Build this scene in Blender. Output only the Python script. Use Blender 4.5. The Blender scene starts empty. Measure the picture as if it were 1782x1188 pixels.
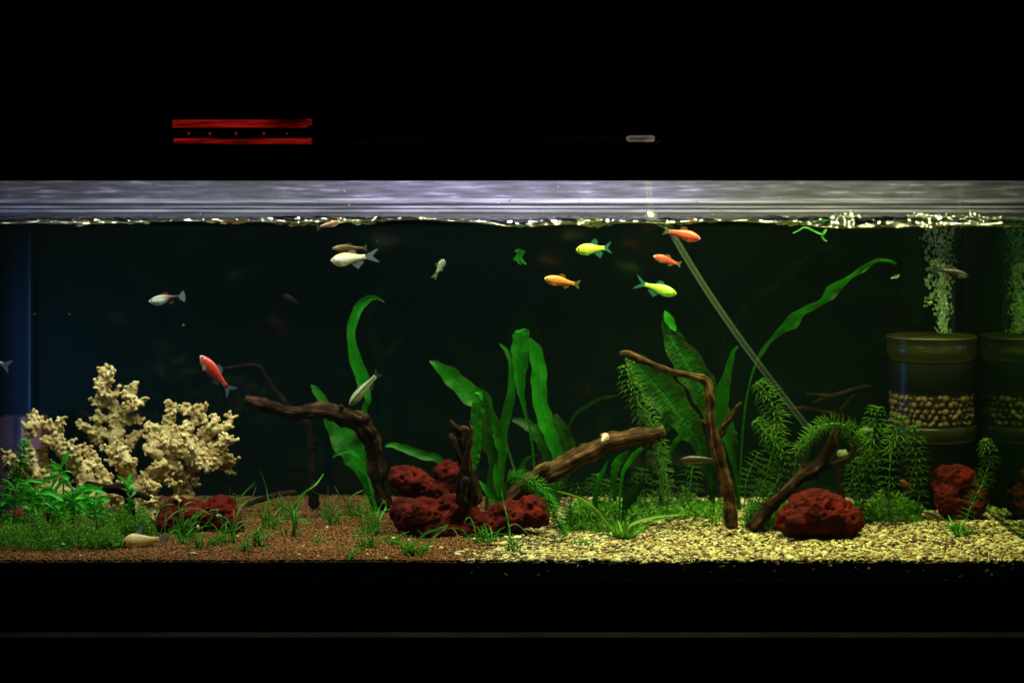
import bpy, bmesh, math, random
import numpy as np
from mathutils import Vector, Matrix, noise

R = random.Random(7)
RS = np.random.RandomState(7)
sc = bpy.context.scene
C = sc.collection

# ------------------------------------------------------------------ camera, world, lamps
S = 0.000626          # metres per photo pixel on the front glass
D = 2.25              # camera to front glass
CZ = 0.457            # camera height above the tank floor
cam_d = bpy.data.cameras.new('camera')
cam = bpy.data.objects.new('camera', cam_d)
C.objects.link(cam)
cam.location = (0, -D, CZ)
cam.rotation_euler = (math.radians(90), 0, 0)
cam_d.sensor_width = 36
cam_d.lens = 36 * D / (S * 1782)
cam_d.shift_y = -(594 - 330) / 1782
cam_d.clip_start = 0.05
cam_d.clip_end = 50
cam_d.dof.use_dof = True
cam_d.dof.focus_distance = D + 0.13
cam_d.dof.aperture_fstop = 4.5
sc.camera = cam

world = bpy.data.worlds.new('World')
sc.world = world
world.use_nodes = True
world.node_tree.nodes['Background'].inputs[0].default_value = (0.6, 0.7, 1, 1)
world.node_tree.nodes['Background'].inputs[1].default_value = 0.006
sc.view_settings.view_transform = 'Standard'
sc.view_settings.look = 'None'
sc.view_settings.exposure = 0
sc.view_settings.gamma = 1
sc.cycles.use_denoising = True
sc.cycles.max_bounces = 8
sc.cycles.transparent_max_bounces = 24
sc.cycles.volume_bounces = 0
sc.cycles.sample_clamp_indirect = 3
sc.cycles.caustics_reflective = False
sc.cycles.caustics_refractive = False

def area(name, loc, sx, sy, power, col, rot=(0, 0, 0), spread=180):
    l = bpy.data.lights.new(name, 'AREA')
    l.shape = 'RECTANGLE'
    l.size, l.size_y = sx, sy
    l.energy = power
    l.color = col
    l.spread = math.radians(spread)
    o = bpy.data.objects.new(name, l)
    o.location = loc
    o.rotation_euler = rot
    C.objects.link(o)
    return o

# lamps under the hood: cool tube on the left, neutral in the middle, warm green on the right
for i in range(39):
    x = -0.60 + i * 0.0312
    for yy, w, tl in ((0.055, 0.62, 16), (0.20, 0.38 if x < 0.44 else 1.5, 0)):
        a = min(1, max(0, (x + 0.30) / 0.5))               # cool daylight left, warm green towards the right
        col = (0.92 + 0.01 * a, 1.0, 0.90 - 0.48 * a)
        pw = float(np.interp(x, [-.6, -.35, -.15, .05, .25, .40, .5, .59], [.19, .30, .25, .35, .55, .32, .17, .12]))
        area('led_lamp', (x, yy, 0.4915), 0.008, 0.006, pw * w * 0.86, col, (math.radians(tl), 0, 0))
area('rear_light', (0.02, 0.36, 0.492), 0.46, 0.01, 0.62, (0.78, 0.70, 1.0), (math.radians(42), 0, 0))
area('rear_light', (-0.42, 0.36, 0.492), 0.2, 0.01, 0.035, (0.78, 0.86, 1.0), (math.radians(42), 0, 0))
area('rear_light', (0.44, 0.36, 0.492), 0.26, 0.01, 0.07, (0.80, 0.90, 0.72), (math.radians(42), 0, 0))
area('side_light', (-0.86, 0.36, 0.20), 0.26, 0.16, 5.0, (0.14, 0.36, 1.0), (0, math.radians(-90), math.radians(24)), 62)

# ------------------------------------------------------------------ helpers
def K(d): return S * (1 + d / D)
def P(px, py, d):
    k = K(d)
    return Vector(((px - 891) * k, d, CZ + (330 - py) * k))

XL, XR, YB = -0.6295, 0.592, 0.44          # inner faces of side panes and rear pane

def gz(x, d):
    n = noise.noise(Vector((x * 9, d * 9, 0.3))) * 0.0035 + noise.noise(Vector((x * 30, d * 30, 7))) * 0.0012
    if x > 0.02: n -= 0.002
    n -= 0.0065 * max(0, 1 - d / 0.013) ** 2
    return 0.0545 + 0.008 * d + n * min(1, 0.3 + d * 12)
def gp(px, py):
    d = 0.1
    for _ in range(12):
        x = (px - 891) * K(d)
        k = (CZ - gz(x, d)) / (py - 330)
        d = 0.5 * d + 0.5 * max(0.004, min(YB - 0.01, (k / S - 1) * D))
    x = (px - 891) * K(d)
    return Vector((x, d, gz(x, d)))
def onground(px, d):
    x = (px - 891) * K(d)
    return Vector((x, d, gz(x, d)))

def thing(name, loc, label, cat, group=None):
    o = bpy.data.objects.new(name, None)
    o.empty_display_size = 0.01
    o.location = loc
    C.objects.link(o)
    o['label'] = label; o['category'] = cat
    if group: o['group'] = group
    return o
def tag(o, label, cat, group=None):
    o['label'] = label; o['category'] = cat
    if group: o['group'] = group
    return o

def root_loc(p):
    v = Vector((0, 0, 0))
    while p is not None:
        v += Vector(p.location); p = p.parent
    return v

def obj(name, verts, faces, m, parent=None, smooth=True, local=False, uvs=None, cols=None, origin=None):
    me = bpy.data.meshes.new(name)
    off = root_loc(parent) if (parent is not None and not local) else Vector((0, 0, 0))
    if origin is not None: off = Vector(origin)
    v = np.asarray([tuple(a) for a in verts] if not isinstance(verts, np.ndarray) else verts, dtype=np.float64)
    v = v - np.array(off)
    if isinstance(faces, np.ndarray):
        n, k = faces.shape
        me.vertices.add(len(v)); me.vertices.foreach_set('co', v.ravel())
        me.loops.add(n * k); me.loops.foreach_set('vertex_index', faces.ravel().astype(np.int32))
        me.polygons.add(n)
        me.polygons.foreach_set('loop_start', np.arange(0, n * k, k, dtype=np.int32))
        me.polygons.foreach_set('loop_total', np.full(n, k, dtype=np.int32))
        me.update(calc_edges=True)
    else:
        me.from_pydata(v.tolist(), [], faces)
    if smooth: me.polygons.foreach_set('use_smooth', [True] * len(me.polygons))
    if uvs is not None:
        ul = me.uv_layers.new(name='UVMap')
        idx = np.zeros(len(me.loops), dtype=np.int32); me.loops.foreach_get('vertex_index', idx)
        ul.data.foreach_set('uv', np.asarray(uvs, dtype=np.float32)[idx].ravel())
    if cols is not None:
        ca = me.color_attributes.new('pigment', 'FLOAT_COLOR', 'POINT')
        ca.data.foreach_set('color', np.asarray(cols, dtype=np.float32).ravel())
    me.update()
    if m: me.materials.append(m)
    o = bpy.data.objects.new(name, me)
    C.objects.link(o)
    if parent is not None: o.parent = parent
    if origin is not None: o.location = origin
    return o

class MB:
    def __init__(s): s.v = []; s.f = []; s.uv = []
    def add(s, v, f, uv=None):
        n = len(s.v)
        s.v += [Vector(a) for a in v]; s.f += [tuple(i + n for i in q) for q in f]
        s.uv += uv if uv else [(0, 0)] * len(v)
    def box(s, a, b):
        x0, y0, z0 = a; x1, y1, z1 = b
        s.add([(x0,y0,z0),(x1,y0,z0),(x1,y1,z0),(x0,y1,z0),(x0,y0,z1),(x1,y0,z1),(x1,y1,z1),(x0,y1,z1)],
              [(0,3,2,1),(4,5,6,7),(0,1,5,4),(1,2,6,5),(2,3,7,6),(3,0,4,7)])
    def build(s, name, m, parent=None, smooth=False, **k):
        return obj(name, s.v, s.f, m, parent, smooth, uvs=s.uv if smooth else None, **k)

def bevel(o, w, seg=2):
    md = o.modifiers.new('edge', 'BEVEL'); md.width = w; md.segments = seg; md.limit_method = 'ANGLE'
    return o

def spline(pts, n):
    """Catmull-Rom through tuples of any size -> n+1 tuples."""
    a = np.array(pts, dtype=float)
    if len(a) == 2: return [tuple(a[0] + (a[1] - a[0]) * i / n) for i in range(n + 1)]
    e = np.vstack([2 * a[0] - a[1], a, 2 * a[-1] - a[-2]])
    m = len(a) - 1
    out = []
    for i in range(n + 1):
        t = i / n * m; k = min(int(t), m - 1); u = t - k
        p0, p1, p2, p3 = e[k], e[k + 1], e[k + 2], e[k + 3]
        out.append(tuple(0.5 * (2 * p1 + (p2 - p0) * u + (2 * p0 - 5 * p1 + 4 * p2 - p3) * u * u + (3 * p1 - p0 - 3 * p2 + p3) * u ** 3)))
    return out

# ------------------------------------------------------------------ materials
def nodes(name):
    m = bpy.data.materials.new(name); m.use_nodes = True
    nt = m.node_tree
    for n in list(nt.nodes): nt.nodes.remove(n)
    out = nt.nodes.new('ShaderNodeOutputMaterial')
    return m, nt, out
def N(nt, t, **kw):
    n = nt.nodes.new(t)
    for k, v in kw.items():
        if k.startswith('i_'):
            n.inputs[k[2:].replace('_', ' ')].default_value = v
        else: setattr(n, k, v)
    return n
def rgba(c): return (c[0], c[1], c[2], 1)

def pm(name, c1, c2=None, scale=60, rough=0.6, bump=0.0, bscale=200, spec=0.4, stops=(0.35, 0.65), transl=0.0, stretch=None, c3=None, detail=5, island=False, metal=0):
    m, nt, out = nodes(name)
    b = N(nt, 'ShaderNodeBsdfPrincipled')
    b.inputs['Roughness'].default_value = rough
    b.inputs['Specular IOR Level'].default_value = spec
    b.inputs['Metallic'].default_value = metal
    tc = N(nt, 'ShaderNodeTexCoord')
    vec = tc.outputs['Object']
    if stretch:
        mp = N(nt, 'ShaderNodeMapping'); mp.inputs['Scale'].default_value = stretch
        nt.links.new(vec, mp.inputs[0]); vec = mp.outputs[0]
    if c2 is None: c2 = c1
    n1 = N(nt, 'ShaderNodeTexNoise'); n1.inputs['Scale'].default_value = scale; n1.inputs['Detail'].default_value = detail
    nt.links.new(vec, n1.inputs['Vector'])
    r = N(nt, 'ShaderNodeValToRGB')
    r.color_ramp.elements[0].position = stops[0]; r.color_ramp.elements[0].color = rgba(c1)
    r.color_ramp.elements[1].position = stops[1]; r.color_ramp.elements[1].color = rgba(c2)
    if c3:
        e = r.color_ramp.elements.new(min(0.99, stops[1] + 0.12)); e.color = rgba(c3)
    if island:
        g = N(nt, 'ShaderNodeNewGeometry'); nt.links.new(g.outputs['Random Per Island'], r.inputs[0])
    else: nt.links.new(n1.outputs[0], r.inputs[0])
    nt.links.new(r.outputs[0], b.inputs['Base Color'])
    if bump:
        n2 = N(nt, 'ShaderNodeTexNoise'); n2.inputs['Scale'].default_value = bscale; n2.inputs['Detail'].default_value = 6
        nt.links.new(vec, n2.inputs['Vector'])
        bp = N(nt, 'ShaderNodeBump'); bp.inputs['Strength'].default_value = min(1, bump); bp.inputs['Distance'].default_value = 0.002
        nt.links.new(n2.outputs[0], bp.inputs['Height']); nt.links.new(bp.outputs[0], b.inputs['Normal'])
    sh = b.outputs[0]
    if transl:
        t = N(nt, 'ShaderNodeBsdfTranslucent'); nt.links.new(r.outputs[0], t.inputs[0])
        mx = N(nt, 'ShaderNodeMixShader'); mx.inputs[0].default_value = transl
        nt.links.new(sh, mx.inputs[1]); nt.links.new(t.outputs[0], mx.inputs[2]); sh = mx.outputs[0]
    nt.links.new(sh, out.inputs[0])
    return m

def leafmat(name, c1, c2, quilt=0.0, transl=0.4, vein=(0.015, 0.16, 0.005)):
    """leaf: colour patches, a paler midrib and cross veins along the blade's own UV"""
    m, nt, out = nodes(name)
    b = N(nt, 'ShaderNodeBsdfPrincipled'); b.inputs['Roughness'].default_value = 0.42; b.inputs['Specular IOR Level'].default_value = 0.25
    tc = N(nt, 'ShaderNodeTexCoord')
    n1 = N(nt, 'ShaderNodeTexNoise'); n1.inputs['Scale'].default_value = 55; n1.inputs['Detail'].default_value = 6
    nt.links.new(tc.outputs['Object'], n1.inputs['Vector'])
    r = N(nt, 'ShaderNodeValToRGB'); r.color_ramp.elements[0].position = 0.33; r.color_ramp.elements[1].position = 0.68
    r.color_ramp.elements[0].color = rgba(c1); r.color_ramp.elements[1].color = rgba(c2)
    nt.links.new(n1.outputs[0], r.inputs[0])
    sp = N(nt, 'ShaderNodeSeparateXYZ'); nt.links.new(tc.outputs['UV'], sp.inputs[0])
    s1 = N(nt, 'ShaderNodeMath', operation='SUBTRACT'); s1.inputs[1].default_value = 0.5; nt.links.new(sp.outputs[0], s1.inputs[0])
    ab = N(nt, 'ShaderNodeMath', operation='ABSOLUTE'); nt.links.new(s1.outputs[0], ab.inputs[0])
    lt = N(nt, 'ShaderNodeMapRange'); lt.inputs[1].default_value = 0.02; lt.inputs[2].default_value = 0.07; lt.inputs[3].default_value = 0.7; lt.inputs[4].default_value = 0.0
    nt.links.new(ab.outputs[0], lt.inputs[0])
    mx = N(nt, 'ShaderNodeMixRGB'); nt.links.new(lt.outputs[0], mx.inputs[0]); nt.links.new(r.outputs[0], mx.inputs[1]); mx.inputs[2].default_value = rgba(vein)
    sn = N(nt, 'ShaderNodeMath', operation='MULTIPLY'); sn.inputs[1].default_value = 62; nt.links.new(sp.outputs[0], sn.inputs[0])
    si = N(nt, 'ShaderNodeMath', operation='SINE'); nt.links.new(sn.outputs[0], si.inputs[0])
    sr = N(nt, 'ShaderNodeMapRange'); sr.inputs[1].default_value = -1; sr.inputs[3].default_value = 0.72; sr.inputs[4].default_value = 1.08; nt.links.new(si.outputs[0], sr.inputs[0])
    vm = N(nt, 'ShaderNodeVectorMath', operation='SCALE'); nt.links.new(mx.outputs[0], vm.inputs[0]); nt.links.new(sr.outputs[0], vm.inputs['Scale'])
    n3 = N(nt, 'ShaderNodeTexNoise'); n3.inputs['Scale'].default_value = 130; n3.inputs['Detail'].default_value = 5; nt.links.new(tc.outputs['Object'], n3.inputs['Vector'])
    ad = N(nt, 'ShaderNodeMath', operation='MULTIPLY_ADD'); ad.inputs[1].default_value = 0.75; nt.links.new(ab.outputs[0], ad.inputs[0]); nt.links.new(n3.outputs[0], ad.inputs[2])
    wr = N(nt, 'ShaderNodeMapRange'); wr.inputs[1].default_value = 0.80; wr.inputs[2].default_value = 0.98; wr.inputs[4].default_value = 0.75; nt.links.new(ad.outputs[0], wr.inputs[0])
    m4 = N(nt, 'ShaderNodeMixRGB'); nt.links.new(wr.outputs[0], m4.inputs[0]); nt.links.new(vm.outputs[0], m4.inputs[1]); m4.inputs[2].default_value = (0.06, 0.05, 0.008, 1)
    mx = m4
    nt.links.new(mx.outputs[0], b.inputs['Base Color'])
    mp = N(nt, 'ShaderNodeMapping'); mp.inputs['Scale'].default_value = (3, 26, 1); nt.links.new(tc.outputs['UV'], mp.inputs[0])
    vo = N(nt, 'ShaderNodeTexVoronoi'); vo.inputs['Scale'].default_value = 2.2; nt.links.new(mp.outputs[0], vo.inputs['Vector'])
    bp = N(nt, 'ShaderNodeBump'); bp.inputs['Strength'].default_value = 0.25 + quilt; bp.inputs['Distance'].default_value = 0.0012
    nt.links.new(vo.outputs['Distance'], bp.inputs['Height']); nt.links.new(bp.outputs[0], b.inputs['Normal'])
    t = N(nt, 'ShaderNodeBsdfTranslucent'); nt.links.new(mx.outputs[0], t.inputs[0]); nt.links.new(bp.outputs[0], t.inputs['Normal'])
    ms = N(nt, 'ShaderNodeMixShader'); ms.inputs[0].default_value = transl
    nt.links.new(b.outputs[0], ms.inputs[1]); nt.links.new(t.outputs[0], ms.inputs[2]); nt.links.new(ms.outputs[0], out.inputs[0])
    return m

def clearmat(name, tint=(1, 1, 1), gloss=0.06, grough=0.05, body=None, bodyfac=0.0, fres=None):
    """clear pane / plastic / water skin: see-through with a real gloss and maybe a milky body"""
    m, nt, out = nodes(name)
    t = N(nt, 'ShaderNodeBsdfTransparent'); t.inputs[0].default_value = rgba(tint)
    g = N(nt, 'ShaderNodeBsdfGlossy'); g.inputs['Roughness'].default_value = grough
    sh = t.outputs[0]
    if body:
        df = N(nt, 'ShaderNodeBsdfDiffuse'); df.inputs[0].default_value = rgba(body)
        tl = N(nt, 'ShaderNodeBsdfTranslucent'); tl.inputs[0].default_value = rgba(body)
        a = N(nt, 'ShaderNodeMixShader'); a.inputs[0].default_value = 0.5
        nt.links.new(df.outputs[0], a.inputs[1]); nt.links.new(tl.outputs[0], a.inputs[2])
        b = N(nt, 'ShaderNodeMixShader'); b.inputs[0].default_value = bodyfac
        nt.links.new(sh, b.inputs[1]); nt.links.new(a.outputs[0], b.inputs[2]); sh = b.outputs[0]
    mx = N(nt, 'ShaderNodeMixShader')
    if fres:
        f = N(nt, 'ShaderNodeFresnel'); f.inputs[0].default_value = fres; nt.links.new(f.outputs[0], mx.inputs[0])
    else: mx.inputs[0].default_value = gloss
    nt.links.new(sh, mx.inputs[1]); nt.links.new(g.outputs[0], mx.inputs[2]); nt.links.new(mx.outputs[0], out.inputs[0])
    return m

def rimmat(name, body, centre=0.06, rim=0.9, gloss=0.2, grough=0.1, blend=0.45, power=2.0):
    """hollow clear things: nearly invisible face-on, catching light where the wall is seen edge-on"""
    m, nt, out = nodes(name)
    t = N(nt, 'ShaderNodeBsdfTransparent')
    df = N(nt, 'ShaderNodeBsdfDiffuse'); df.inputs[0].default_value = rgba(body)
    tl = N(nt, 'ShaderNodeBsdfTranslucent'); tl.inputs[0].default_value = rgba(body)
    a = N(nt, 'ShaderNodeMixShader'); a.inputs[0].default_value = 0.5
    nt.links.new(df.outputs[0], a.inputs[1]); nt.links.new(tl.outputs[0], a.inputs[2])
    g = N(nt, 'ShaderNodeBsdfGlossy'); g.inputs['Roughness'].default_value = grough
    b = N(nt, 'ShaderNodeMixShader'); b.inputs[0].default_value = gloss
    nt.links.new(a.outputs[0], b.inputs[1]); nt.links.new(g.outputs[0], b.inputs[2])
    lw = N(nt, 'ShaderNodeLayerWeight'); lw.inputs[0].default_value = blend
    pw = N(nt, 'ShaderNodeMath', operation='POWER'); pw.inputs[1].default_value = power; nt.links.new(lw.outputs['Facing'], pw.inputs[0])
    mr = N(nt, 'ShaderNodeMapRange'); mr.inputs[3].default_value = centre; mr.inputs[4].default_value = rim; nt.links.new(pw.outputs[0], mr.inputs[0])
    x = N(nt, 'ShaderNodeMixShader'); nt.links.new(mr.outputs[0], x.inputs[0])
    nt.links.new(t.outputs[0], x.inputs[1]); nt.links.new(b.outputs[0], x.inputs[2]); nt.links.new(x.outputs[0], out.inputs[0])
    return m

def glow(name, col, s, c2=None, scale=40, stretch=None):
    m, nt, out = nodes(name)
    e = N(nt, 'ShaderNodeEmission'); e.inputs[0].default_value = rgba(col); e.inputs[1].default_value = s
    if c2:
        tc = N(nt, 'ShaderNodeTexCoord'); mp = N(nt, 'ShaderNodeMapping'); mp.inputs['Scale'].default_value = stretch or (1, 1, 1)
        nt.links.new(tc.outputs['Object'], mp.inputs[0])
        n = N(nt, 'ShaderNodeTexNoise'); n.inputs['Scale'].default_value = scale; n.inputs['Detail'].default_value = 4
        nt.links.new(mp.outputs[0], n.inputs['Vector'])
        r = N(nt, 'ShaderNodeValToRGB'); r.color_ramp.elements[0].position = 0.4; r.color_ramp.elements[1].position = 0.62
        r.color_ramp.elements[0].color = rgba(c2); r.color_ramp.elements[1].color = rgba(col)
        nt.links.new(n.outputs[0], r.inputs[0]); nt.links.new(r.outputs[0], e.inputs[0])
    nt.links.new(e.outputs[0], out.inputs[0])
    return m

def mirrormat(name, base, refl, fac, rough=0.03):
    m, nt, out = nodes(name)
    d = N(nt, 'ShaderNodeBsdfDiffuse'); d.inputs[0].default_value = rgba(base)
    g = N(nt, 'ShaderNodeBsdfGlossy'); g.inputs[0].default_value = rgba(refl); g.inputs['Roughness'].default_value = rough
    x = N(nt, 'ShaderNodeMixShader'); x.inputs[0].default_value = fac
    nt.links.new(d.outputs[0], x.inputs[1]); nt.links.new(g.outputs[0], x.inputs[2]); nt.links.new(x.outputs[0], out.inputs[0])
    return m

def pigment(name, rough=0.35, spec=0.5, alpha=1.0, transl=0.0, bump=0.3):
    m, nt, out = nodes(name)
    a = N(nt, 'ShaderNodeAttribute', attribute_name='pigment')
    b = N(nt, 'ShaderNodeBsdfPrincipled'); b.inputs['Roughness'].default_value = rough; b.inputs['Specular IOR Level'].default_value = spec
    nt.links.new(a.outputs[0], b.inputs['Base Color'])
    sh = b.outputs[0]
    if bump:
        tc = N(nt, 'ShaderNodeTexCoord'); v = N(nt, 'ShaderNodeTexVoronoi'); v.inputs['Scale'].default_value = 620
        nt.links.new(tc.outputs['Object'], v.inputs['Vector'])
        mr = N(nt, 'ShaderNodeMapRange'); mr.inputs[1].default_value = 0.1; mr.inputs[2].default_value = 0.7; mr.inputs[3].default_value = 1.08; mr.inputs[4].default_value = 0.62
        nt.links.new(v.outputs['Distance'], mr.inputs[0])
        vm = N(nt, 'ShaderNodeVectorMath', operation='SCALE'); nt.links.new(a.outputs[0], vm.inputs[0]); nt.links.new(mr.outputs[0], vm.inputs['Scale'])
        nt.links.new(vm.outputs[0], b.inputs['Base Color'])
        bp = N(nt, 'ShaderNodeBump'); bp.inputs['Strength'].default_value = bump; bp.inputs['Distance'].default_value = 0.0005
        nt.links.new(v.outputs['Distance'], bp.inputs['Height']); nt.links.new(bp.outputs[0], b.inputs['Normal'])
    if transl:
        t = N(nt, 'ShaderNodeBsdfTranslucent'); nt.links.new(a.outputs[0], t.inputs[0])
        x = N(nt, 'ShaderNodeMixShader'); x.inputs[0].default_value = transl
        nt.links.new(sh, x.inputs[1]); nt.links.new(t.outputs[0], x.inputs[2]); sh = x.outputs[0]
    if alpha < 1:
        t = N(nt, 'ShaderNodeBsdfTransparent'); x = N(nt, 'ShaderNodeMixShader'); x.inputs[0].default_value = alpha
        nt.links.new(t.outputs[0], x.inputs[1]); nt.links.new(sh, x.inputs[2]); sh = x.outputs[0]
    nt.links.new(sh, out.inputs[0])
    return m

M = {}
M['black'] = pm('black_plastic', (0.004, 0.004, 0.004), (0.006, 0.006, 0.006), rough=0.6, spec=0.2)
M['backdrop'] = mirrormat('backdrop_film', (0.0008, 0.0035, 0.0022), (0.6, 0.75, 0.7), 0.035, 0.09)
M['room'] = pm('dark_wall', (0.0008, 0.0008, 0.0008), (0.0012, 0.0012, 0.0012), scale=4, rough=0.95, spec=0.0)
M['frame'] = pm('frame_black', (0.0012, 0.0012, 0.0012), rough=0.9, spec=0.0)
M['ledge'] = pm('stand_edge', (0.005, 0.005, 0.0045), (0.008, 0.0075, 0.006), scale=20, rough=0.9, spec=0.0)
M['rear'] = pm('frosted_rear_strip', (0.045, 0.042, 0.07), (0.12, 0.112, 0.18), scale=85, rough=0.55, stretch=(0.3, 1, 3.2), stops=(0.36, 0.60), detail=15, c3=(0.34, 0.32, 0.47))
M['rail'] = pm('grey_rail', (0.08, 0.075, 0.115), (0.34, 0.32, 0.46), scale=40, rough=0.4, stretch=(0.25, 1, 6))
M['rail_dark'] = pm('dark_rail', (0.02, 0.018, 0.028), (0.06, 0.055, 0.07), scale=40, rough=0.5, stretch=(0.25, 1, 6))
M['glass'] = clearmat('tank_glass', (0.985, 0.99, 0.985), gloss=0.02, grough=0.02)
M['side'] = mirrormat('side_pane', (0.002, 0.009, 0.003), (0.60, 0.80, 0.5), 0.65, 0.035)
def milky(name, col, refl, fac):
    m, nt, out = nodes(name)
    d = N(nt, 'ShaderNodeBsdfTranslucent'); d.inputs[0].default_value = rgba(col)
    t = N(nt, 'ShaderNodeBsdfTransparent'); t.inputs[0].default_value = (0.9, 0.95, 1, 1)
    y = N(nt, 'ShaderNodeMixShader'); y.inputs[0].default_value = 0.88
    nt.links.new(d.outputs[0], y.inputs[1]); nt.links.new(t.outputs[0], y.inputs[2])
    g = N(nt, 'ShaderNodeBsdfGlossy'); g.inputs[0].default_value = rgba(refl); g.inputs['Roughness'].default_value = 0.05
    x = N(nt, 'ShaderNodeMixShader'); x.inputs[0].default_value = fac
    nt.links.new(y.outputs[0], x.inputs[1]); nt.links.new(g.outputs[0], x.inputs[2]); nt.links.new(x.outputs[0], out.inputs[0])
    return m
M['leftside'] = milky('left_pane', (0.006, 0.007, 0.008), (0.35, 0.42, 0.5), 0.35)
M['water'] = clearmat('water_skin', (0.97, 1.0, 0.98), grough=0.04, fres=1.33)
M['edge'] = clearmat('water_edge', (0.9, 0.9, 0.6), gloss=0.10, grough=0.15, body=(0.40, 0.38, 0.14), bodyfac=0.08)
M['soil'] = pm('soil_bed', (0.04, 0.017, 0.007), (0.10, 0.042, 0.014), scale=300, rough=0.9, bump=0.6, bscale=500)
M['soilgrain'] = pm('soil_grain', (0.06, 0.024, 0.009), (0.27, 0.11, 0.032), rough=0.9, stops=(0.0, 1.0), island=True, spec=0.15)
M['bed'] = pm('gravel_bed', (0.06, 0.04, 0.02), (0.16, 0.13, 0.06), scale=200, rough=0.9)
def gravelmat():
    m, nt, out = nodes('gravel_grain')
    g = N(nt, 'ShaderNodeNewGeometry')
    r = N(nt, 'ShaderNodeValToRGB'); r.color_ramp.interpolation = 'CONSTANT'
    cs = [(0.0, (0.05, 0.02, 0.01)), (0.09, (0.04, 0.04, 0.02)), (0.16, (0.20, 0.08, 0.03)), (0.26, (0.30, 0.22, 0.08)), (0.40, (0.56, 0.45, 0.16)), (0.60, (0.70, 0.60, 0.25)), (0.80, (0.82, 0.74, 0.38)), (0.95, (0.60, 0.36, 0.10))]
    r.color_ramp.elements[0].color = rgba(cs[0][1]); r.color_ramp.elements[1].position = cs[-1][0]; r.color_ramp.elements[1].color = rgba(cs[-1][1])
    for p, c in cs[1:-1]: r.color_ramp.elements.new(p).color = rgba(c)
    nt.links.new(g.outputs['Random Per Island'], r.inputs[0])
    tc = N(nt, 'ShaderNodeTexCoord'); n = N(nt, 'ShaderNodeTexNoise'); n.inputs['Scale'].default_value = 500
    nt.links.new(tc.outputs['Object'], n.inputs['Vector'])
    mx = N(nt, 'ShaderNodeMixRGB', blend_type='MULTIPLY'); mx.inputs[0].default_value = 0.5
    nt.links.new(r.outputs[0], mx.inputs[1]); nt.links.new(n.outputs['Color'], mx.inputs[2])
    b = N(nt, 'ShaderNodeBsdfPrincipled'); b.inputs['Roughness'].default_value = 0.65; b.inputs['Specular IOR Level'].default_value = 0.3
    nt.links.new(mx.outputs[0], b.inputs['Base Color']); nt.links.new(b.outputs[0], out.inputs[0])
    return m
M['gravel'] = gravelmat()
M['lava'] = pm('red_lava_rock', (0.030, 0.0010, 0.0003), (0.098, 0.0045, 0.0012), scale=48, rough=0.85, bump=1.0, bscale=260, spec=0.1, c3=(0.18, 0.018, 0.003), stops=(0.36, 0.62), detail=9)
def woodmat(name, c1, c2, c3):
    m, nt, out = nodes(name)
    b = N(nt, 'ShaderNodeBsdfPrincipled'); b.inputs['Roughness'].default_value = 0.8; b.inputs['Specular IOR Level'].default_value = 0.08
    tc = N(nt, 'ShaderNodeTexCoord')
    mp = N(nt, 'ShaderNodeMapping'); mp.inputs['Scale'].default_value = (9, 3.2, 1); nt.links.new(tc.outputs['UV'], mp.inputs[0])
    n1 = N(nt, 'ShaderNodeTexNoise'); n1.inputs['Scale'].default_value = 1.6; n1.inputs['Detail'].default_value = 9; n1.inputs['Distortion'].default_value = 0.6
    nt.links.new(mp.outputs[0], n1.inputs['Vector'])
    n2 = N(nt, 'ShaderNodeTexNoise'); n2.inputs['Scale'].default_value = 70; n2.inputs['Detail'].default_value = 8
    nt.links.new(tc.outputs['Object'], n2.inputs['Vector'])
    a = N(nt, 'ShaderNodeMath', operation='MULTIPLY_ADD'); a.inputs[1].default_value = 0.6; nt.links.new(n1.outputs[0], a.inputs[0])
    h = N(nt, 'ShaderNodeMath', operation='MULTIPLY'); h.inputs[1].default_value = 0.4; nt.links.new(n2.outputs[0], h.inputs[0]); nt.links.new(h.outputs[0], a.inputs[2])
    r = N(nt, 'ShaderNodeValToRGB'); r.color_ramp.elements[0].position = 0.38; r.color_ramp.elements[0].color = rgba(c1)
    r.color_ramp.elements[1].position = 0.66; r.color_ramp.elements[1].color = rgba(c3); r.color_ramp.elements.new(0.52).color = rgba(c2)
    nt.links.new(a.outputs[0], r.inputs[0]); nt.links.new(r.outputs[0], b.inputs['Base Color'])
    bp = N(nt, 'ShaderNodeBump'); bp.inputs['Strength'].default_value = 0.9; bp.inputs['Distance'].default_value = 0.004
    nt.links.new(a.outputs[0], bp.inputs['Height']); nt.links.new(bp.outputs[0], b.inputs['Normal']); nt.links.new(b.outputs[0], out.inputs[0])
    return m
M['wood'] = woodmat('driftwood', (0.003, 0.0011, 0.0005), (0.018, 0.0075, 0.0026), (0.095, 0.044, 0.015))
M['wood_pale'] = woodmat('pale_driftwood', (0.008, 0.0034, 0.001), (0.052, 0.025, 0.008), (0.17, 0.088, 0.030))
M['wood_dark'] = woodmat('dark_driftwood', (0.002, 0.001, 0.0006), (0.007, 0.003, 0.0018), (0.03, 0.012, 0.006))
M['coral'] = pm('coral', (0.24, 0.11, 0.035), (0.54, 0.41, 0.15), scale=75, rough=0.75, bump=0.5, bscale=420, spec=0.2, stops=(0.28, 0.5), c3=(0.68, 0.56, 0.27), detail=8)
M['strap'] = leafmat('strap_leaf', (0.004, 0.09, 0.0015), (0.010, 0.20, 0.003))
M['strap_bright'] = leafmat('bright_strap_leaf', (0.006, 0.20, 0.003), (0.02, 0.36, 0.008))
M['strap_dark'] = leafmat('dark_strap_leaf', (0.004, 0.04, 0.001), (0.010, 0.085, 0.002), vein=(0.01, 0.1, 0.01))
M['quilt'] = leafmat('quilted_leaf', (0.003, 0.035, 0.0008), (0.012, 0.095, 0.002), quilt=0.7, vein=(0.02, 0.15, 0.01))
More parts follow.
